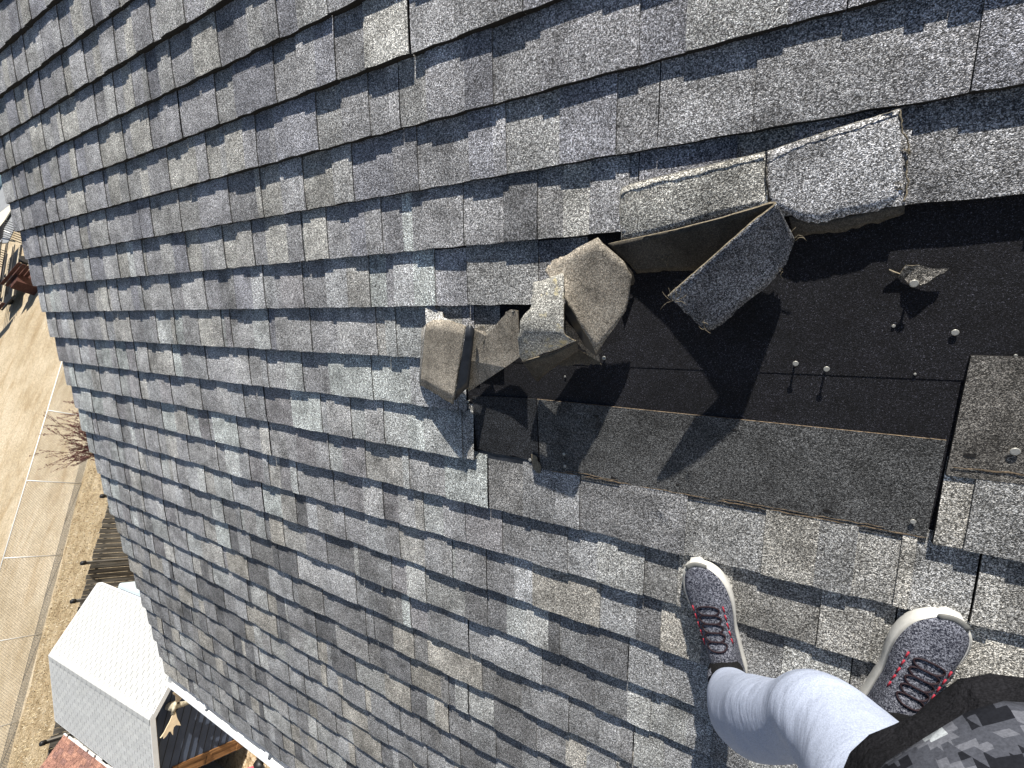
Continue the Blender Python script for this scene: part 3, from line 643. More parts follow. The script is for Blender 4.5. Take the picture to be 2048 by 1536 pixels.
# shoes
def shoe(hu, hv, fu, fv, side):
    L = math.hypot(fu, fv); fu /= L; fv /= L; lu, lv = fv, -fu      # lateral
    def T(x, y, z): return RP(hu + fu*x + lu*y, hv + fv*x + lv*y, .009+z)
    base = bpy.data.objects.new('shoe', None)
    SX = [(-.006, .014, .030, .060, 0), (.0, .026, .030, .076, 0), (.02, .034, .032, .088, 0), (.06, .0365, .032, .092, 0), (.10, .038, .030, .086, .002), (.13, .040, .028, .074, .003), (.165, .046, .026, .064, .005), (.20, .051, .024, .056, .006), (.235, .050, .024, .048, .006), (.262, .042, .025, .042, .005), (.280, .027, .027, .037, .003), (.288, .012, .028, .032, .002)]
    P = catmull([list(s) for s in SX], 3)
    P = P[1:]
    n = 17
    up = MB()
    for x, w_, zs, zt, sh_ in P:
        for k in range(n):
            a = math.pi*k/(n-1); c, s_ = math.cos(a), math.sin(a)
            y = w_*.89*math.copysign(abs(c)**.72, c) + side*sh_
            up.v.append(T(x, y, zs-.004 + (zt-zs+.004)*(s_**.85)))
    for i in range(len(P)-1):
        for k in range(n-1):
            up.f.append([i*n+k, i*n+k+1, (i+1)*n+k+1, (i+1)*n+k]); up.mi.append(0); up.sm.append(True); up.col.append((1, 1, 1))
    up.f.append([(len(P)-1)*n+k for k in range(n)]); up.mi.append(0); up.sm.append(False); up.col.append((1, 1, 1))
    so_ = up.out('shoe', [M['knit']], person)
    # sole
    so2 = MB(); rings = []
    out_ = [(x, w_*.93+.001, side*sh_) for x, w_, zs, zt, sh_ in P]
    out_[-1] = (out_[-1][0]+.006, out_[-1][1]*.9, out_[-1][2])
    outl = [(x, y+c) for x, y, c in out_] + [(x, -y+c) for x, y, c in out_[::-1]]
    prof_ = [(.94, .0), (1.0, .006), (1.01, .016), (1.0, .028), (.93, .031)]
    cx = .14; m_ = len(outl)
    for sc_, z in prof_:
        for x, y in outl: so2.v.append(T(cx+(x-cx)*(1+(sc_-1)*.35), y*sc_, z))
    for i in range(len(prof_)-1):
        for k in range(m_):
            k2 = (k+1) % m_; so2.f.append([i*m_+k, i*m_+k2, (i+1)*m_+k2, (i+1)*m_+k]); so2.mi.append(0); so2.sm.append(True); so2.col.append((1, 1, 1))
    for q in ([k for k in range(m_)], [4*m_+k for k in range(m_)][::-1]): so2.f.append(q); so2.mi.append(0); so2.sm.append(False); so2.col.append((1, 1, 1))
    so2.out('sole', [M['sole']], so_)
    # toe bumper
    b_ = MB(); pts = []
    for k in range(9):
        y = -.020+.040*k/8; pts.append(T(.2905-(y/.05)**2*.05, y+side*.003, .0305))
    b_.tube(pts, .0065, 8, 0, True, True, .55, RP(0, 0, 1)); b_.out('toe_bumper', [M['bumper']], so_)
    def surf(x, y):
        for i in range(len(P)-1):
            if P[i][0] <= x <= P[i+1][0]:
                t = (x-P[i][0])/(P[i+1][0]-P[i][0]); w_, zs, zt, sh_ = [P[i][j]*(1-t)+P[i+1][j]*t for j in (1, 2, 3, 4)]; break
        c = max(-1, min(1, (y-side*sh_)/(w_*.89))); a = math.acos(math.copysign(abs(c)**(1/.72), c)); return zs-.004+(zt-zs+.004)*(math.sin(a)**.85)
    xs = [.196, .178, .160, .142, .124]
    for i, x0 in enumerate(xs):
        lc = MB(); pts = []; wy = .023 - .0008*i
        for k in range(25):
            a = 2*math.pi*k/24; y = wy*math.copysign(abs(math.cos(a))**.8, math.cos(a)); x = x0 + .0095*math.sin(a)
            pts.append(T(x, y+side*.004, surf(x, y+side*.004)+.0022))
        lc.tube(pts, .0017, 6, 0, False); lc.out('lace', [M['lace']], so_)
        for sg in (-1, 1):
            rt = MB(); y = sg*(wy+.009); pts = [T(x0+q, y+side*.004, surf(x0+q, y+side*.004)+.0012) for q in (-.006, 0, .006)]
            rt.tube(pts, .0016, 6); rt.out('lace_tab', [M['red']], so_)
            # ridged cords running to the sole
            for q in (-.004, .004):
                pts = [T(x0+q, sg*(wy+.011+.0035*j)+side*.004, surf(x0+q, max(-.04, min(.04, sg*(wy+.011+.0035*j)+side*.004)))+.0004) for j in range(4)]
    # tongue and collar
    cl = MB(); cl.tube([T(.050, 0, .080), T(.053, 0, .094), T(.052, 0, .102)], [.034, .0355, .033], 20, 0, False); cl.out('collar', [M['knit']], so_)
    return so_
shL = shoe(3.557, .850, -.092, -.262, -1)
shR = shoe(3.805, .835, .080, -.262, 1)
for nm, pts in (('sock', [(3.540, .795, .080, .036), (3.545, .792, .100, .036), (3.552, .785, .125, .034), (3.557, .772, .145, .034)]), ('sock', [(3.825, .785, .085, .036), (3.830, .775, .105, .036), (3.838, .758, .13, .038), (3.848, .722, .165, .040), (3.853, .70, .20, .042)])):
    tubeobj(nm, pts, None, None, 24, 8, .006).out(nm, [M['sock']], person)
# ---------------------------------------------------------------- ground and what stands on it
def ground_mat():
    m, t, b = newmat('sandy_ground', .95, .1); co = N(t, 'ShaderNodeTexCoord').outputs['Object']
    mp = N(t, 'ShaderNodeMapping'); mp.inputs['Rotation'].default_value[2] = math.radians(-22); mp.inputs['Scale'].default_value = (.9, .34, 1); t.links.new(co, mp.inputs['Vector'])
    tr = noise(t, mp.outputs[0], .9, 6, .62, dist=.8); big = noise(t, co, .35, 4, .6); fine = noise(t, co, 22, 3, .8); peb = noise(t, co, 6, 3, .7)
    c = ramp(t, [(.34, (.42, .33, .215)), (.46, (.50, .415, .295)), (.60, (.53, .45, .33))], tr.outputs[0])
    c = mul(t, c, ramp(t, [(.3, (.80, .76, .68)), (.6, (1.05, 1.04, 1.02))], big.outputs[0]))
    c = mul(t, c, ramp(t, [(.30, .45), (.5, 1), (.70, 1.45)], fine.outputs[0])); c = mul(t, c, ramp(t, [(.3, .8), (.6, 1.05)], peb.outputs[0]))
    t.links.new(c, b.inputs['Base Color'])
    bp = N(t, 'ShaderNodeBump'); bp.inputs['Strength'].default_value = .8; bp.inputs['Distance'].default_value = .05; t.links.new(tr.outputs[0], bp.inputs['Height'])
    b2 = N(t, 'ShaderNodeBump'); b2.inputs['Strength'].default_value = .8; b2.inputs['Distance'].default_value = .03; t.links.new(fine.outputs[0], b2.inputs['Height']); t.links.new(bp.outputs[0], b2.inputs['Normal'])
    t.links.new(b2.outputs[0], b.inputs['Normal']); return m
r = random.Random(21)
mb = MB(); mb.add([(-900, -900, ZG), (900, -900, ZG), (900, 900, ZG), (-900, 900, ZG)], [(0, 1, 2, 3)])
tag(mb.out('ground', [ground_mat()]), kind='structure')
mb = MB()
def mul_mat(name, stops, sc, sc2, bump=.03, st=(1, 1, 1), rot=0, dark=.5):
    m, t, b = newmat(name, .95, .1); co = N(t, 'ShaderNodeTexCoord').outputs['Object']
    mp = N(t, 'ShaderNodeMapping'); mp.inputs['Scale'].default_value = st; mp.inputs['Rotation'].default_value[2] = rot; t.links.new(co, mp.inputs['Vector'])
    a = noise(t, mp.outputs[0], sc, 5, .7); f = noise(t, co, sc2, 3, .8)
    t.links.new(mul(t, ramp(t, stops, a.outputs[0]), ramp(t, [(.3, dark), (.5, 1), (.7, 1.3)], f.outputs[0])), b.inputs['Base Color'])
    bp = N(t, 'ShaderNodeBump'); bp.inputs['Strength'].default_value = .9; bp.inputs['Distance'].default_value = bump; t.links.new(f.outputs[0], bp.inputs['Height']); t.links.new(bp.outputs[0], b.inputs['Normal']); return m
yard = mul_mat('matted_dry_grass', [(.3, (.24, .175, .10)), (.5, (.38, .295, .18)), (.68, (.48, .39, .265))], 2.2, 14, .05, (1, .6, 1), math.radians(14), .35)
def fence_x(y): return -26.84 + (y+5.05)*-.2495
n_ = 26; A = []; B = []
for i in range(n_+1):
    y = 14 - i*2.0; A.append((fence_x(y)+.15+r.uniform(-.2, .2), y, ZG+.004)); B.append((-2, y, ZG+.004))
mb.add(A+B, [(i, i+1, n_+2+i, n_+1+i) for i in range(n_)]); tag(mb.out('dry_lawn', [yard]), kind='structure')
# tufts
mb = MB()
for i in range(5200):
    y = r.uniform(-19, 3); x = fence_x(y)+.2+abs(r.gauss(0, 2.6)); 
    if x > -19.0: continue
    h = r.uniform(.04, .10); a = r.uniform(0, 6.28); dx, dy = math.cos(a)*.02, math.sin(a)*.02; lx, ly = r.uniform(-.07, .07), r.uniform(-.07, .07)
    mb.add([(x-dx, y-dy, ZG), (x+dx, y+dy, ZG), (x+lx, y+ly, ZG+h)], [(0, 1, 2)], r.choice((0, 0, 1, 2)))
o = mb.out('dry_grass', [plain('straw_blades', (.60, .50, .32), .9, .1, .2, 20), plain('brown_blades', (.28, .19, .10), .9, .1, .2, 20), plain('pale_blades', (.66, .59, .45), .9, .1, .2, 20)])
tag(o, 'short dry straw coloured grass between the wire fence and the board fence', 'grass', kind='stuff')
# chain link fence
galv = plain('galvanised_wire', (.66, .66, .64), .45, .5, .05, 5, metal=.2)
cf = empty('chain_link_fence', (-26.0, -8.5, ZG)); tag(cf, 'galvanised chain link fence with thin top rail beside the sandy track', 'fence')
d = Vector((.2421, -.9702, 0)); base = Vector((-26.84, -5.05, ZG)); HF = 2.08
mb = MB(); mb.tube([base-d*10.5+Vector((0, 0, HF)), base+d*17.5+Vector((0, 0, HF))], .024, 6); mb.out('top_rail', [galv], cf)
for k in range(-3, 6):
    mb = MB(); p = base+d*3.5*k; mb.tube([p, p+Vector((0, 0, HF))], .026, 6); mb.out('post', [galv], cf)
mb = MB(); s = .11; q = -10.5
while q < 17.5:
    for sg in (1, -1):
        pts = []
        a = base+d*q+Vector((0, 0, .03 if sg > 0 else HF)); b = a+d*(HF-.03)+Vector((0, 0, sg*(HF-.03)))
        x = d*.0022; mb.tube([a, b], .0045, 3, 0, False)
    q += s
o = mb.out('wire_mesh', [plain('dark_weathered_wire', (.26, .25, .24), .6, .4, .1, 5)], cf)
# reddish leafless shrub behind the rake
tw = plain('purple_brown_twigs', (.16, .07, .06), .9, .1, .25, 20); bd = plain('maroon_buds', (.15, .055, .055), .9, .1, .3, 20)
sh_ = empty('shrub', (-22.8, -2.5, ZG)); tag(sh_, 'leafless purple brown shrub with many upright budding twigs by the wire fence', 'shrub')
mb = MB(); bud = MB()
def twig(p, d_, L, rad, lv):
    pts = [p]; dd = d_.normalized()
    for k in range(4):
        dd = (dd + Vector((r.uniform(-.12, .12), r.uniform(-.12, .12), r.uniform(-.02, .14)))).normalized(); pts.append(pts[-1]+dd*L/4)
    mb.tube(pts, [rad*(1-.17*k) for k in range(5)], 4, 0, False)
    if lv >= 1:
        for k in range(24):
            t = r.uniform(.1, 1); i = min(3, int(t*4)); q = pts[i].lerp(pts[i+1], t*4-i) + Vector([r.uniform(-.03, .03) for _ in range(3)]); s = r.uniform(.018, .036)
            e = [Vector([r.uniform(-1, 1) for _ in range(3)]).normalized()*s for _ in range(3)]
            bud.add([q+e[0], q+e[1], q+e[2], q-e[0]*.5], [(0, 1, 2), (0, 2, 3), (1, 3, 2), (0, 3, 1)])
    if lv < 2:
        for k in range(5):
            i = r.randint(1, 4); a = r.uniform(0, 6.28); twig(pts[i], dd*1.6+Vector((math.cos(a), math.sin(a), .3)), L*.55, rad*.55, lv+1)
for k in range(22):
    a = r.uniform(0, 6.28); s = r.uniform(.15, .85)
    twig(Vector((-22.8+math.cos(a)*.2, -2.3+math.sin(a)*.3, ZG)), Vector((math.cos(a)*s*.6, math.sin(a)*s, 1.35)), r.uniform(1.3, 2.1), .016, 0)
mb.out('twigs', [tw], sh_); bud.out('buds', [bd], sh_)
# wooden board fence
wd = plain('weathered_dark_boards', (.20, .185, .16), .9, .15, .28, 3.0, .004, c2=(.045, .04, .034), stretch=(6, 6, .55))
wf = empty('board_fence', (-18.6, -8, ZG)); tag(wf, 'weathered dark vertical board fence with pale gaps behind the white roofed shed', 'fence')
ln = [(-19.25, -2.9), (-19.0, -5.0), (-18.55, -8.2), (-17.75, -10.6), (-16.75, -13.6), (-16.2, -15.5)]
hb = -8.5
for (xa, ya), (xb, yb) in zip(ln[:-1], ln[1:]):
    L = math.hypot(xb-xa, yb-ya); n = int(L/.19); dx, dy = (xb-xa)/L, (yb-ya)/L
    for i in range(n):
        mb = MB(); s = i*L/n; mb.box((xa+dx*s, ya+dy*s, ZG), (dx*(L/n-.016), dy*(L/n-.016), 0), (dy*-.02, dx*.02, 0), (0, 0, hb-ZG+r.uniform(-.03, .03))); mb.out('board', [wd], wf)
    for z in (ZG+.35, hb-.3):
        mb = MB(); mb.box((xa+dy*.03+.012, ya-dx*.03, z), (dx*L, dy*L, 0), (dy*.04, -dx*.04, 0), (0, 0, .09)); mb.out('rail', [plain('pale_fence_rail', (.40, .33, .25), .9, .1, .2, 5)], wf)
blk = plain('black_post_cap', (.015, .015, .016), .5, .4, .2, 10)
for x, y in ((-18.62, -6.78), (-18.35, -8.1), (-16.95, -12.3), (-19.0, -4.3), (-17.7, -10.2)):
    mb = MB(); mb.box((x-.05, y-.05, ZG), (.1, 0, 0), (0, .1, 0), (0, 0, -8.27-ZG)); p = mb.out('post', [wd], wf)
    mb = MB(); mb.tube([(x, y, -8.275), (x, y, -8.16), (x, y, -8.13)], [.085, .085, .05], 8); mb.out('post_cap', [blk], p)
# ---------------------------------------------------------------- white roofed shed
P0 = Vector((-15.733, -8.809, -7.005)); yaw = .0920; a_ = Vector((math.cos(yaw), math.sin(yaw), 0)); b_ = Vector((-math.sin(yaw), math.cos(yaw), 0)); Z = Vector((0, 0, 1))
LR, PH, SL = 6.318, .3285, 2.2; cw, chh = SL*math.cos(PH), SL*math.sin(PH)
shed = empty('shed', P0+a_*3.1-Z*3.3); tag(shed, 'shed with bright white tab shingle gable roof and dark slate lap siding', 'shed')
wsh = granule('white_roof_granules', None, .12, 6, .3, stain=False)
slot = plain('grey_tab_gap', (.085, .085, .085), .9, .1, .1, 20); dk = plain('slate_siding', (.075, .095, .14), .7, .3, .10, 3, .002); wht = M['white_metal']
def tabroof(P0, a_, b_, LR, PH, SL, exp, tabw, mats, name, parent, cols, r, gap=.012, x0=0):
    mb = MB()
    for sg in (1, -1):
        dn = (b_*sg*math.cos(PH) - Z*math.sin(PH)); nn = (b_*sg*math.sin(PH) + Z*math.cos(PH))
        q = P0 + a_*x0; mb.box(q-nn*.02, a_*(LR-x0), dn*SL, -nn*.06, 1)
        rows = int(SL/exp)
        for k in range(rows):
            s1 = SL - k*exp; s0 = s1-exp-.01; x = -tabw*(.5 if k % 2 else 0) + r.uniform(-.02, .02)+x0
            while x < LR:
                xa, xb = max(x0, x), min(LR, x+tabw-gap)
                if xb-xa > .02:
                    c = r.choice(cols); f = r.uniform(.94, 1.04); c = tuple(v*f for v in c)
                    A = P0+a_*xa+dn*s0; B = P0+a_*xb+dn*s0; D = P0+a_*xa+dn*s1; E_ = P0+a_*xb+dn*s1
                    v = [A-nn*.004, B-nn*.004, E_+nn*.005, D+nn*.005, D-nn*.02, E_-nn*.02, A-nn*.02, B-nn*.02]
                    mb.add(v, [(0, 1, 2, 3), (3, 2, 5, 4), (0, 3, 4, 6), (1, 7, 5, 2)], 0, False, c)
                x += tabw
    return mb.out(name, mats, parent, col=True)
rf = tabroof(P0, a_, b_, LR, PH, SL, .127, .305, [wsh, slot], 'roof', shed, [(.46, .465, .455), (.475, .48, .465), (.45, .455, .445)], r, .017)
mb = MB(); n_ = 21
for k in range(n_):
    xa = LR*k/n_; xb = LR*(k+1)/n_
    for sg in (1, -1):
        dn = (b_*sg*math.cos(PH) - Z*math.sin(PH)); nn = (b_*sg*math.sin(PH) + Z*math.cos(PH))
        A = P0+a_*xa+Z*.018; B = P0+a_*(xb+.02)+Z*.022; mb.add([A, B, B+dn*.14+nn*.0, A+dn*.14-nn*.004], [(0, 1, 2, 3)], 0, False, (.46, .465, .45)); mb.add([A+dn*.14-nn*.004, B+dn*.14, B+dn*.14-nn*.02, A+dn*.14-nn*.03], [(0, 1, 2, 3)], 0, False, (.46, .465, .45))
mb.out('ridge_cap', [wsh], rf, col=True)
brn = plain('brown_stained_boards', (.33, .17, .07), .6, .3, .22, 3, .002, c2=(.14, .065, .025), stretch=(9, 9, .5)); sof = plain('brown_soffit', (.17, .125, .085), .8, .2, .2, 6)
for xx, sgx in ((LR, 1), (0, -1)):
    for sg in (1, -1):
        dn = (b_*sg*math.cos(PH) - Z*math.sin(PH)); nn = (b_*sg*math.sin(PH) + Z*math.cos(PH))
        q = P0+a_*(xx+.002*sgx)-nn*.0; mb = MB(); mb.box(q+nn*.006, a_*sgx*.022, dn*(SL+.01), -nn*.12); mb.out('rake_trim', [wht], rf)
        mb = MB(); mb.box(q-nn*.085-a_*sgx*.004, -a_*sgx*.19, dn*(SL+.0), -nn*.05); mb.out('soffit', [sof], rf)
for sg in (1, -1):
    dn = (b_*sg*math.cos(PH) - Z*math.sin(PH)); mb = MB(); mb.box(P0+dn*(SL+.004)-Z*.13, a_*LR, b_*sg*.02, Z*.12); mb.out('eave_trim', [wht], rf)
# walls: lap siding built board by board
ins = .20; hw = cw-.25; zb = ZG - P0.z
def side_wall(o, du, wid, outn, top, parent, name='wall'):
    mb = MB(); z = zb; 
    while z < -.05:
        z2 = z+.215
        def half(zz): return min(hw, (-.10-zz)/math.tan(PH)) if top else hw
        if not top and z2 > -chh-.12: z2 = -chh-.12
        h1 = max(0.02, half(z)); h2 = max(0.02, half(z2)) if top else hw
        if top: A, B, C_, D = -h1, h1, h2, -h2
        else: A, B, C_, D = 0, wid, wid, 0
        A = o+du*A+Z*z; B = o+du*B+Z*z; C_ = o+du*C_+Z*(z2+.012); D = o+du*D+Z*(z2+.012)
        v = [A+outn*.036, B+outn*.036, C_+outn*.006, D+outn*.006, A-outn*.02, B-outn*.02, C_-outn*.02, D-outn*.02]
        mb.add(v, [(0, 1, 2, 3), (4, 7, 6, 5), (0, 4, 5, 1), (1, 5, 6, 2), (3, 2, 6, 7), (0, 3, 7, 4)])
        q0 = o + du*(-h1 if top else 0) + Z*(z-.004); mb.box(q0+outn*.012, du*((2*h1) if top else wid), outn*.0255, Z*.016, 1)  # dark strip paints the shadow line under each lapped board
        z = z2
        if not top and z >= -chh-.121: break
        if top and h2 <= .03: break
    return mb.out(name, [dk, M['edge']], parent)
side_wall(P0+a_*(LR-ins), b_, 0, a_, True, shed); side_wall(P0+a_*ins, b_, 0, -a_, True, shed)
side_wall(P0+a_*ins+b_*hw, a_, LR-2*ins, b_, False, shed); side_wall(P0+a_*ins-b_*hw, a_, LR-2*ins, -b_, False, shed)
# brown plank door in the right gable
G0 = P0+a_*(LR-ins+.024)
mb = MB(); yd0, yd1, zt = -1.585, -2.9, -1.05
yd1 = -hw+.02
dr = MB(); w = .16; y = yd0
dr.box(G0+b_*yd0+Z*zb, -b_*(yd0-yd1), Z*(-1.05-zb), a_*.03)
dro = dr.out('door', [brn], shed)
mb = MB(); mb.box(G0+b_*(yd0+.09)+Z*zb, -b_*.09, Z*(-1.0-zb), a_*.045); mb.out('door_frame', [brn], dro)
for z in (zb+.35, zb+1.25):
    mb = MB(); mb.box(G0+b_*yd0+Z*z+a_*.03, -b_*(yd0-yd1), Z*.12, a_*.02); mb.out('door_rail', [brn], dro)
# deck or ramp of brown boards lying along the gable
dk_ = MB(); o1 = P0+a_*(LR+.0)
# skull with antlers on the gable
bone = plain('bleached_bone', (.62, .56, .42), .8, .2, .25, 14, .004, c2=(.20, .17, .12)); ant = plain('tan_antler', (.66, .53, .36), .7, .3, .12, 8)
G = P0+a_*(LR-ins)
def WP(y, z, o): return G+b_*y+Z*z+a_*o
sk = empty('animal_skull', WP(.12, -.55, .05)); tag(sk, 'bleached animal skull with broad antlers hung on the dark shed gable', 'skull')
mb = MB(); pts = [(.13, -.40, .06, .05), (.13, -.46, .12, .10), (.13, -.55, .17, .115), (.13, -.64, .20, .085), (.13, -.76, .22, .060), (.13, -.92, .24, .050), (.13, -1.08, .25, .040), (.13, -1.17, .25, .018)]
P = catmull([list(p) for p in pts], 3); mb.tube([WP(p[0], p[1], p[2]) for p in P], [p[3] for p in P], 14, 0, True, True, .8, a_, lambda i, a: 1+.10*math.sin(a*4+i)+.07*math.sin(a*7+i*2)); skb = mb.out('skull_bone', [bone], sk)
mb = MB(); mb.tube([WP(-.02, -.50, .28), WP(.28, -.50, .28)], [.045, .045], 8); mb.out('antler_base', [bone], sk)
hole = plain('eye_socket_shadow', (.03, .025, .02), .9, .1, .1, 9)
for s in (-1, 1):
    mb = MB(); c = WP(.13+s*.085, -.60, .235); mb.tube([c, c+(a_*.6+b_*s*.8).normalized()*.012], [.035, .03], 10); mb.out('eye_socket', [hole], sk)
def antler(outl, off, curve, th=.028):
    mb = MB(); n = len(outl); f = []; bk = []
    for y, z in outl:
        o = off + curve*(abs(y-.13)); f.append(WP(y, z, o+th/2)); bk.append(WP(y, z, o-th/2))
    mb.add(f+bk, [tuple(range(n)), tuple(range(n, 2*n))[::-1]] + [(i, n+i, n+(i+1) % n, (i+1) % n) for i in range(n)]); return mb.out('antler', [ant], sk)
antler([(.02, -.50), (-.06, -.47), (-.14, -.44), (-.24, -.38), (-.34, -.33), (-.43, -.25), (-.41, -.32), (-.47, -.33), (-.43, -.39), (-.36, -.44), (-.37, -.48), (-.47, -.55), (-.36, -.54), (-.30, -.55), (-.27, -.60), (-.32, -.72), (-.24, -.68), (-.16, -.63), (-.08, -.59), (.02, -.56)], .26, .28)
antler([(.26, -.50), (.32, -.46), (.40, -.42), (.50, -.36), (.56, -.28), (.62, -.24), (.60, -.33), (.66, -.36), (.60, -.42), (.55, -.50), (.60, -.58), (.50, -.56), (.40, -.58), (.32, -.57)], .26, .45)
# ---------------------------------------------------------------- small red-brown roofed shed
red = granule('red_brown_granules', None, .5, 6, .4); sh2 = empty('shed', (-13, -12.4, ZG)); tag(sh2, 'small shed with red brown tab shingles and a ragged white eave edge', 'shed')
a2 = Vector((.9945, .105, 0)); b2_ = Vector((-.105, .9945, 0)); Q0 = Vector((-15.74, -11.51, -8.2)) - b2_*1.45 + Z*.74
rr = tabroof(Q0, a2, b2_, 7.0, math.atan(.74/1.45), 1.60, .135, .30, [red, plain('dark_red_gap', (.14, .06, .045), .9, .1, .1, 20)], 'roof', sh2, [(.27, .14, .105), (.24, .125, .095), (.31, .165, .12), (.21, .115, .095)], r, .010)
mb = MB(); mb.box(Q0+a2*.2-b2_*1.3+Z*(ZG-Q0.z), a2*6.6, b2_*2.6, Z*(-.78-(ZG-Q0.z))); mb.out('wall', [plain('pale_shed_wall', (.5, .48, .44), .8, .2, .1, 6)], sh2)
mb = MB(); s = 0
while s < 6.9:
    L = r.uniform(.08, .42); w_ = r.uniform(.03, .10); e = Q0+b2_*1.43-Z*.735+a2*s
    mb.box(e, a2*min(L, 6.95-s), b2_*w_+Z*.0, Z*.03); s += L+r.choice((0, 0, .04, .12))
mb.out('eave_flashing', [M['white_wood']], rr)
# pale blue bin between shed and fence
mb = MB(); o = Vector((-15.9, -7.45, ZG)); mb.box(o, a_*2.6, b_*.66, Z*1.95)
bx = mb.out('storage_box', [plain('pale_blue_panel', (.50, .58, .61), .5, .4, .08, 4)], None, (-14.9, -6.5, ZG))
bv = bx.modifiers.new('b', 'BEVEL'); bv.width = .08; bv.segments = 3; tag(bx, 'pale blue storage box between the board fence and the white roofed shed', 'box')
# ---------------------------------------------------------------- things on the mulch under the gutter
mb = MB(); mb.add([(-10.4, -13.5, ZG+.012), (-3, -13.5, ZG+.012), (-3, -8.6, ZG+.012), (-9.0, -8.6, ZG+.012)], [(0, 1, 2, 3)])
tag(mb.out('mulch_bed', [mul_mat('speckled_mulch', [(.35, (.16, .11, .07)), (.48, (.52, .38, .22)), (.6, (.72, .60, .44))], 9, 40, .04, dark=.35)]), kind='structure')
pk = empty('bucket', (-8.95, -10.45, ZG)); tag(pk, 'small pink bucket standing on the mulch by the shed corner', 'bucket')
mb = MB(); mb.tube([(-8.95, -10.55, ZG), (-8.95, -10.55, ZG+.26)], [.10, .13], 16, 0, True); mb.out('bucket_body', [plain('pink_plastic', (.60, .12, .17), .4, .5, .05, 5)], pk)
mb = MB(); mb.tube([Vector((-8.95+.13*math.cos(t*math.pi/8), -10.55, ZG+.26+.09*math.sin(t*math.pi/8))) for t in range(9)], .006, 5); mb.out('bucket_handle', [M['bumper']], pk)
mb = MB(); mb.tube([(-8.75, -10.25, ZG+.0), (-8.70, -10.22, ZG+.16), (-8.6, -10.2, ZG+.24), (-8.45, -10.2, ZG+.2)], [.13, .16, .12, .05], 10, 0, True, True, .7, None, lambda i, a: 1+.15*math.sin(a*3+i)); tag(mb.out('garden_bag', [blk], None, (-8.7, -10.2, ZG)), 'crumpled black bag on the mulch next to the pink bucket', 'bag')
mb = MB(); mb.box((-8.98, -10.12, ZG+.01), (.46, .10, .0), (-.03, .14, 0), (0, 0, .16)); tag(mb.out('timber_block', [plain('tan_timber', (.55, .36, .18), .8, .2, .15, 12)], None, (-8.8, -10.0, ZG)), 'short tan timber block lying on the mulch beside the brown shed door', 'timber')
mb = MB(); mb.box((-9.35, -10.95, ZG+.01), (.40, .06, .0), (-.03, .25, 0), (0, 0, .22)); tag(mb.out('stone_block', [plain('cream_stone', (.66, .58, .42), .9, .1, .1, 12)], None, (-9.2, -10.85, ZG)), 'cream coloured stone block at the foot of the brown shed door', 'stone')
# ---------------------------------------------------------------- far left: plank sided farm trailer and clutter
rd = plain('dark_red_brown_planks', (.10, .045, .035), .8, .2, .25, 4, stretch=(1, 1, 4)); mt = plain('black_painted_tube', (.02, .02, .022), .5, .4, .2, 10); pw = plain('pale_deck_edge', (.55, .48, .36), .8, .2, .15, 5)
tr = empty('farm_trailer', (-50.5, 7.3, ZG)); tag(tr, 'black framed farm trailer with dark red brown plank sides on the sandy ground', 'trailer')
e1 = Vector((-.64, .77, 0)).normalized(); e2 = Vector((.77, .64, 0)).normalized(); o = Vector((-49.2, 4.6, ZG))
mb = MB(); mb.box(o+Z*.55, e1*6.2, e2*2.0, Z*.10); mb.out('bed', [mt], tr)
mb = MB(); mb.box(o+Z*.66+e2*.05, e1*6.0, e2*.16, Z*.03); mb.box(o+Z*.66+e2*1.75, e1*6.0, e2*.16, Z*.03); mb.out('deck_edge', [pw], tr)
for s, w1 in ((-.7, 2.3), (3.4, 2.6)):
    for z in (.75, 1.0, 1.25, 1.5):
        mb = MB(); mb.box(o+e1*(s*.0-.12)+e2*(s-0.6)+Z*z, e2*w1, -e1*.05, Z*.20); mb.out('side_plank', [rd], tr)
for s in (0, .28, .56, 1.5, 1.78):
    for z in (.95, 1.35, 1.7): 
        mb = MB(); mb.tube([o+e1*.1+e2*s+Z*z, o+e1*6.1+e2*s+Z*z], .035, 5); mb.out('side_rail', [mt], tr)
for k in range(8):
    mb = MB(); q = o+e1*(5.6+.30*k)+e2*(-.6); mb.tube([q+Z*.7, q+Z*1.9, q+e2*3.2+Z*1.9, q+e2*3.2+Z*.7], .04, 5); mb.out('end_hoop', [mt], tr)
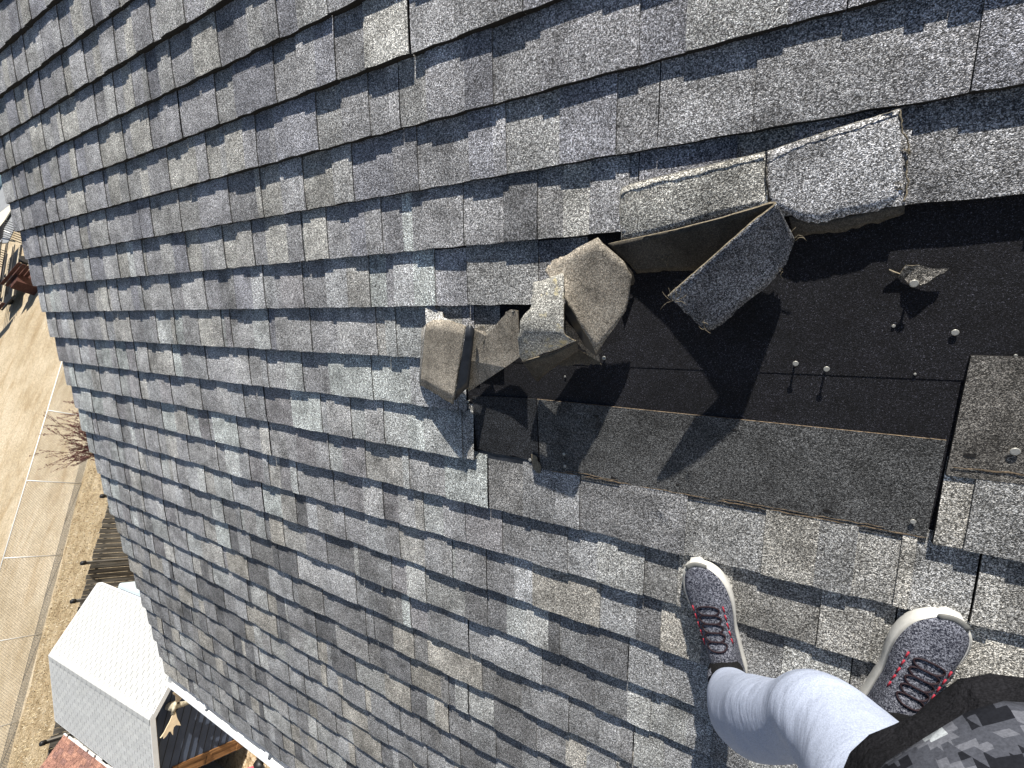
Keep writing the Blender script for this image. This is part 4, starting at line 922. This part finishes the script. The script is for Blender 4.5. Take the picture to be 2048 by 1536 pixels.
for s in (1.4, 4.2):
    for w_ in (-.25, 2.05):
        mb = MB(); c = o+e1*s+e2*w_+Z*.36; mb.tube([c, c+e2*.22], .36, 16); mb.out('wheel', [mt], tr)
mb = MB(); q = o+e2*3.4; mb.box(q-e1*.9+Z*.0, e1*1.6, e2*.9, Z*1.3); tag(mb.out('plank_crate', [rd], None, q), 'dark plank crate standing past the near end of the farm trailer', 'crate')
slab = plain('grey_concrete', (.30, .31, .32), .9, .2, .08, 1); crm = plain('cream_board', (.72, .66, .52), .8, .2, .04, 2)
mb = MB(); mb.box((-80, 13.4, ZG-.1), (21, -1.6, 0), (0, 26, 0), (0, 0, .16)); tag(mb.out('concrete_pad', [slab]), kind='structure')
mb = MB(); mb.add([(-67.5, 15.0, ZG+.30), (-61.0, 16.6, ZG+.30), (-62.6, 13.4, ZG+.30), (-67.5, 15.0, ZG+.22), (-61.0, 16.6, ZG+.22), (-62.6, 13.4, ZG+.22)], [(2, 1, 0), (3, 4, 5), (0, 1, 4, 3), (1, 2, 5, 4), (2, 0, 3, 5)]); tag(mb.out('cream_panel', [crm], None, (-63, 15, ZG)), 'cream coloured triangular panel lying on the grey concrete at far left', 'panel')
tk = empty('water_tank', (-71.5, 20.4, ZG)); tag(tk, 'pale blue rounded water tank at the far left behind the roof edge', 'tank')
mb = MB(); mb.tube([(-71.8, 20.5, ZG+.05), (-71.8, 20.5, ZG+.8), (-71.8, 20.5, ZG+1.1), (-71.8, 20.5, ZG+1.2)], [1.25, 1.25, 1.0, .5], 20, 0, True); mb.out('tank_body', [plain('pale_blue_plastic', (.50, .68, .72), .4, .5, .04, 3)], tk)
mb = MB(); mb.tube([(-71.8, 20.5, ZG+1.2), (-71.8, 20.5, ZG+1.3)], .25, 12); mb.out('tank_lid', [mt], tk)
mb = MB(); mb.tube([(-75, 16.2, ZG+.9), (-63, 13.6, ZG+.9), (-57, 12.3, ZG+.5)], .05, 5); tag(mb.out('pipe', [galv], None, (-63, 14, ZG)), 'thin pale pipe rail running over the grey concrete pad', 'pipe')
# tyre-packed dark ruts are part of the ground; the roof edge hides the rest
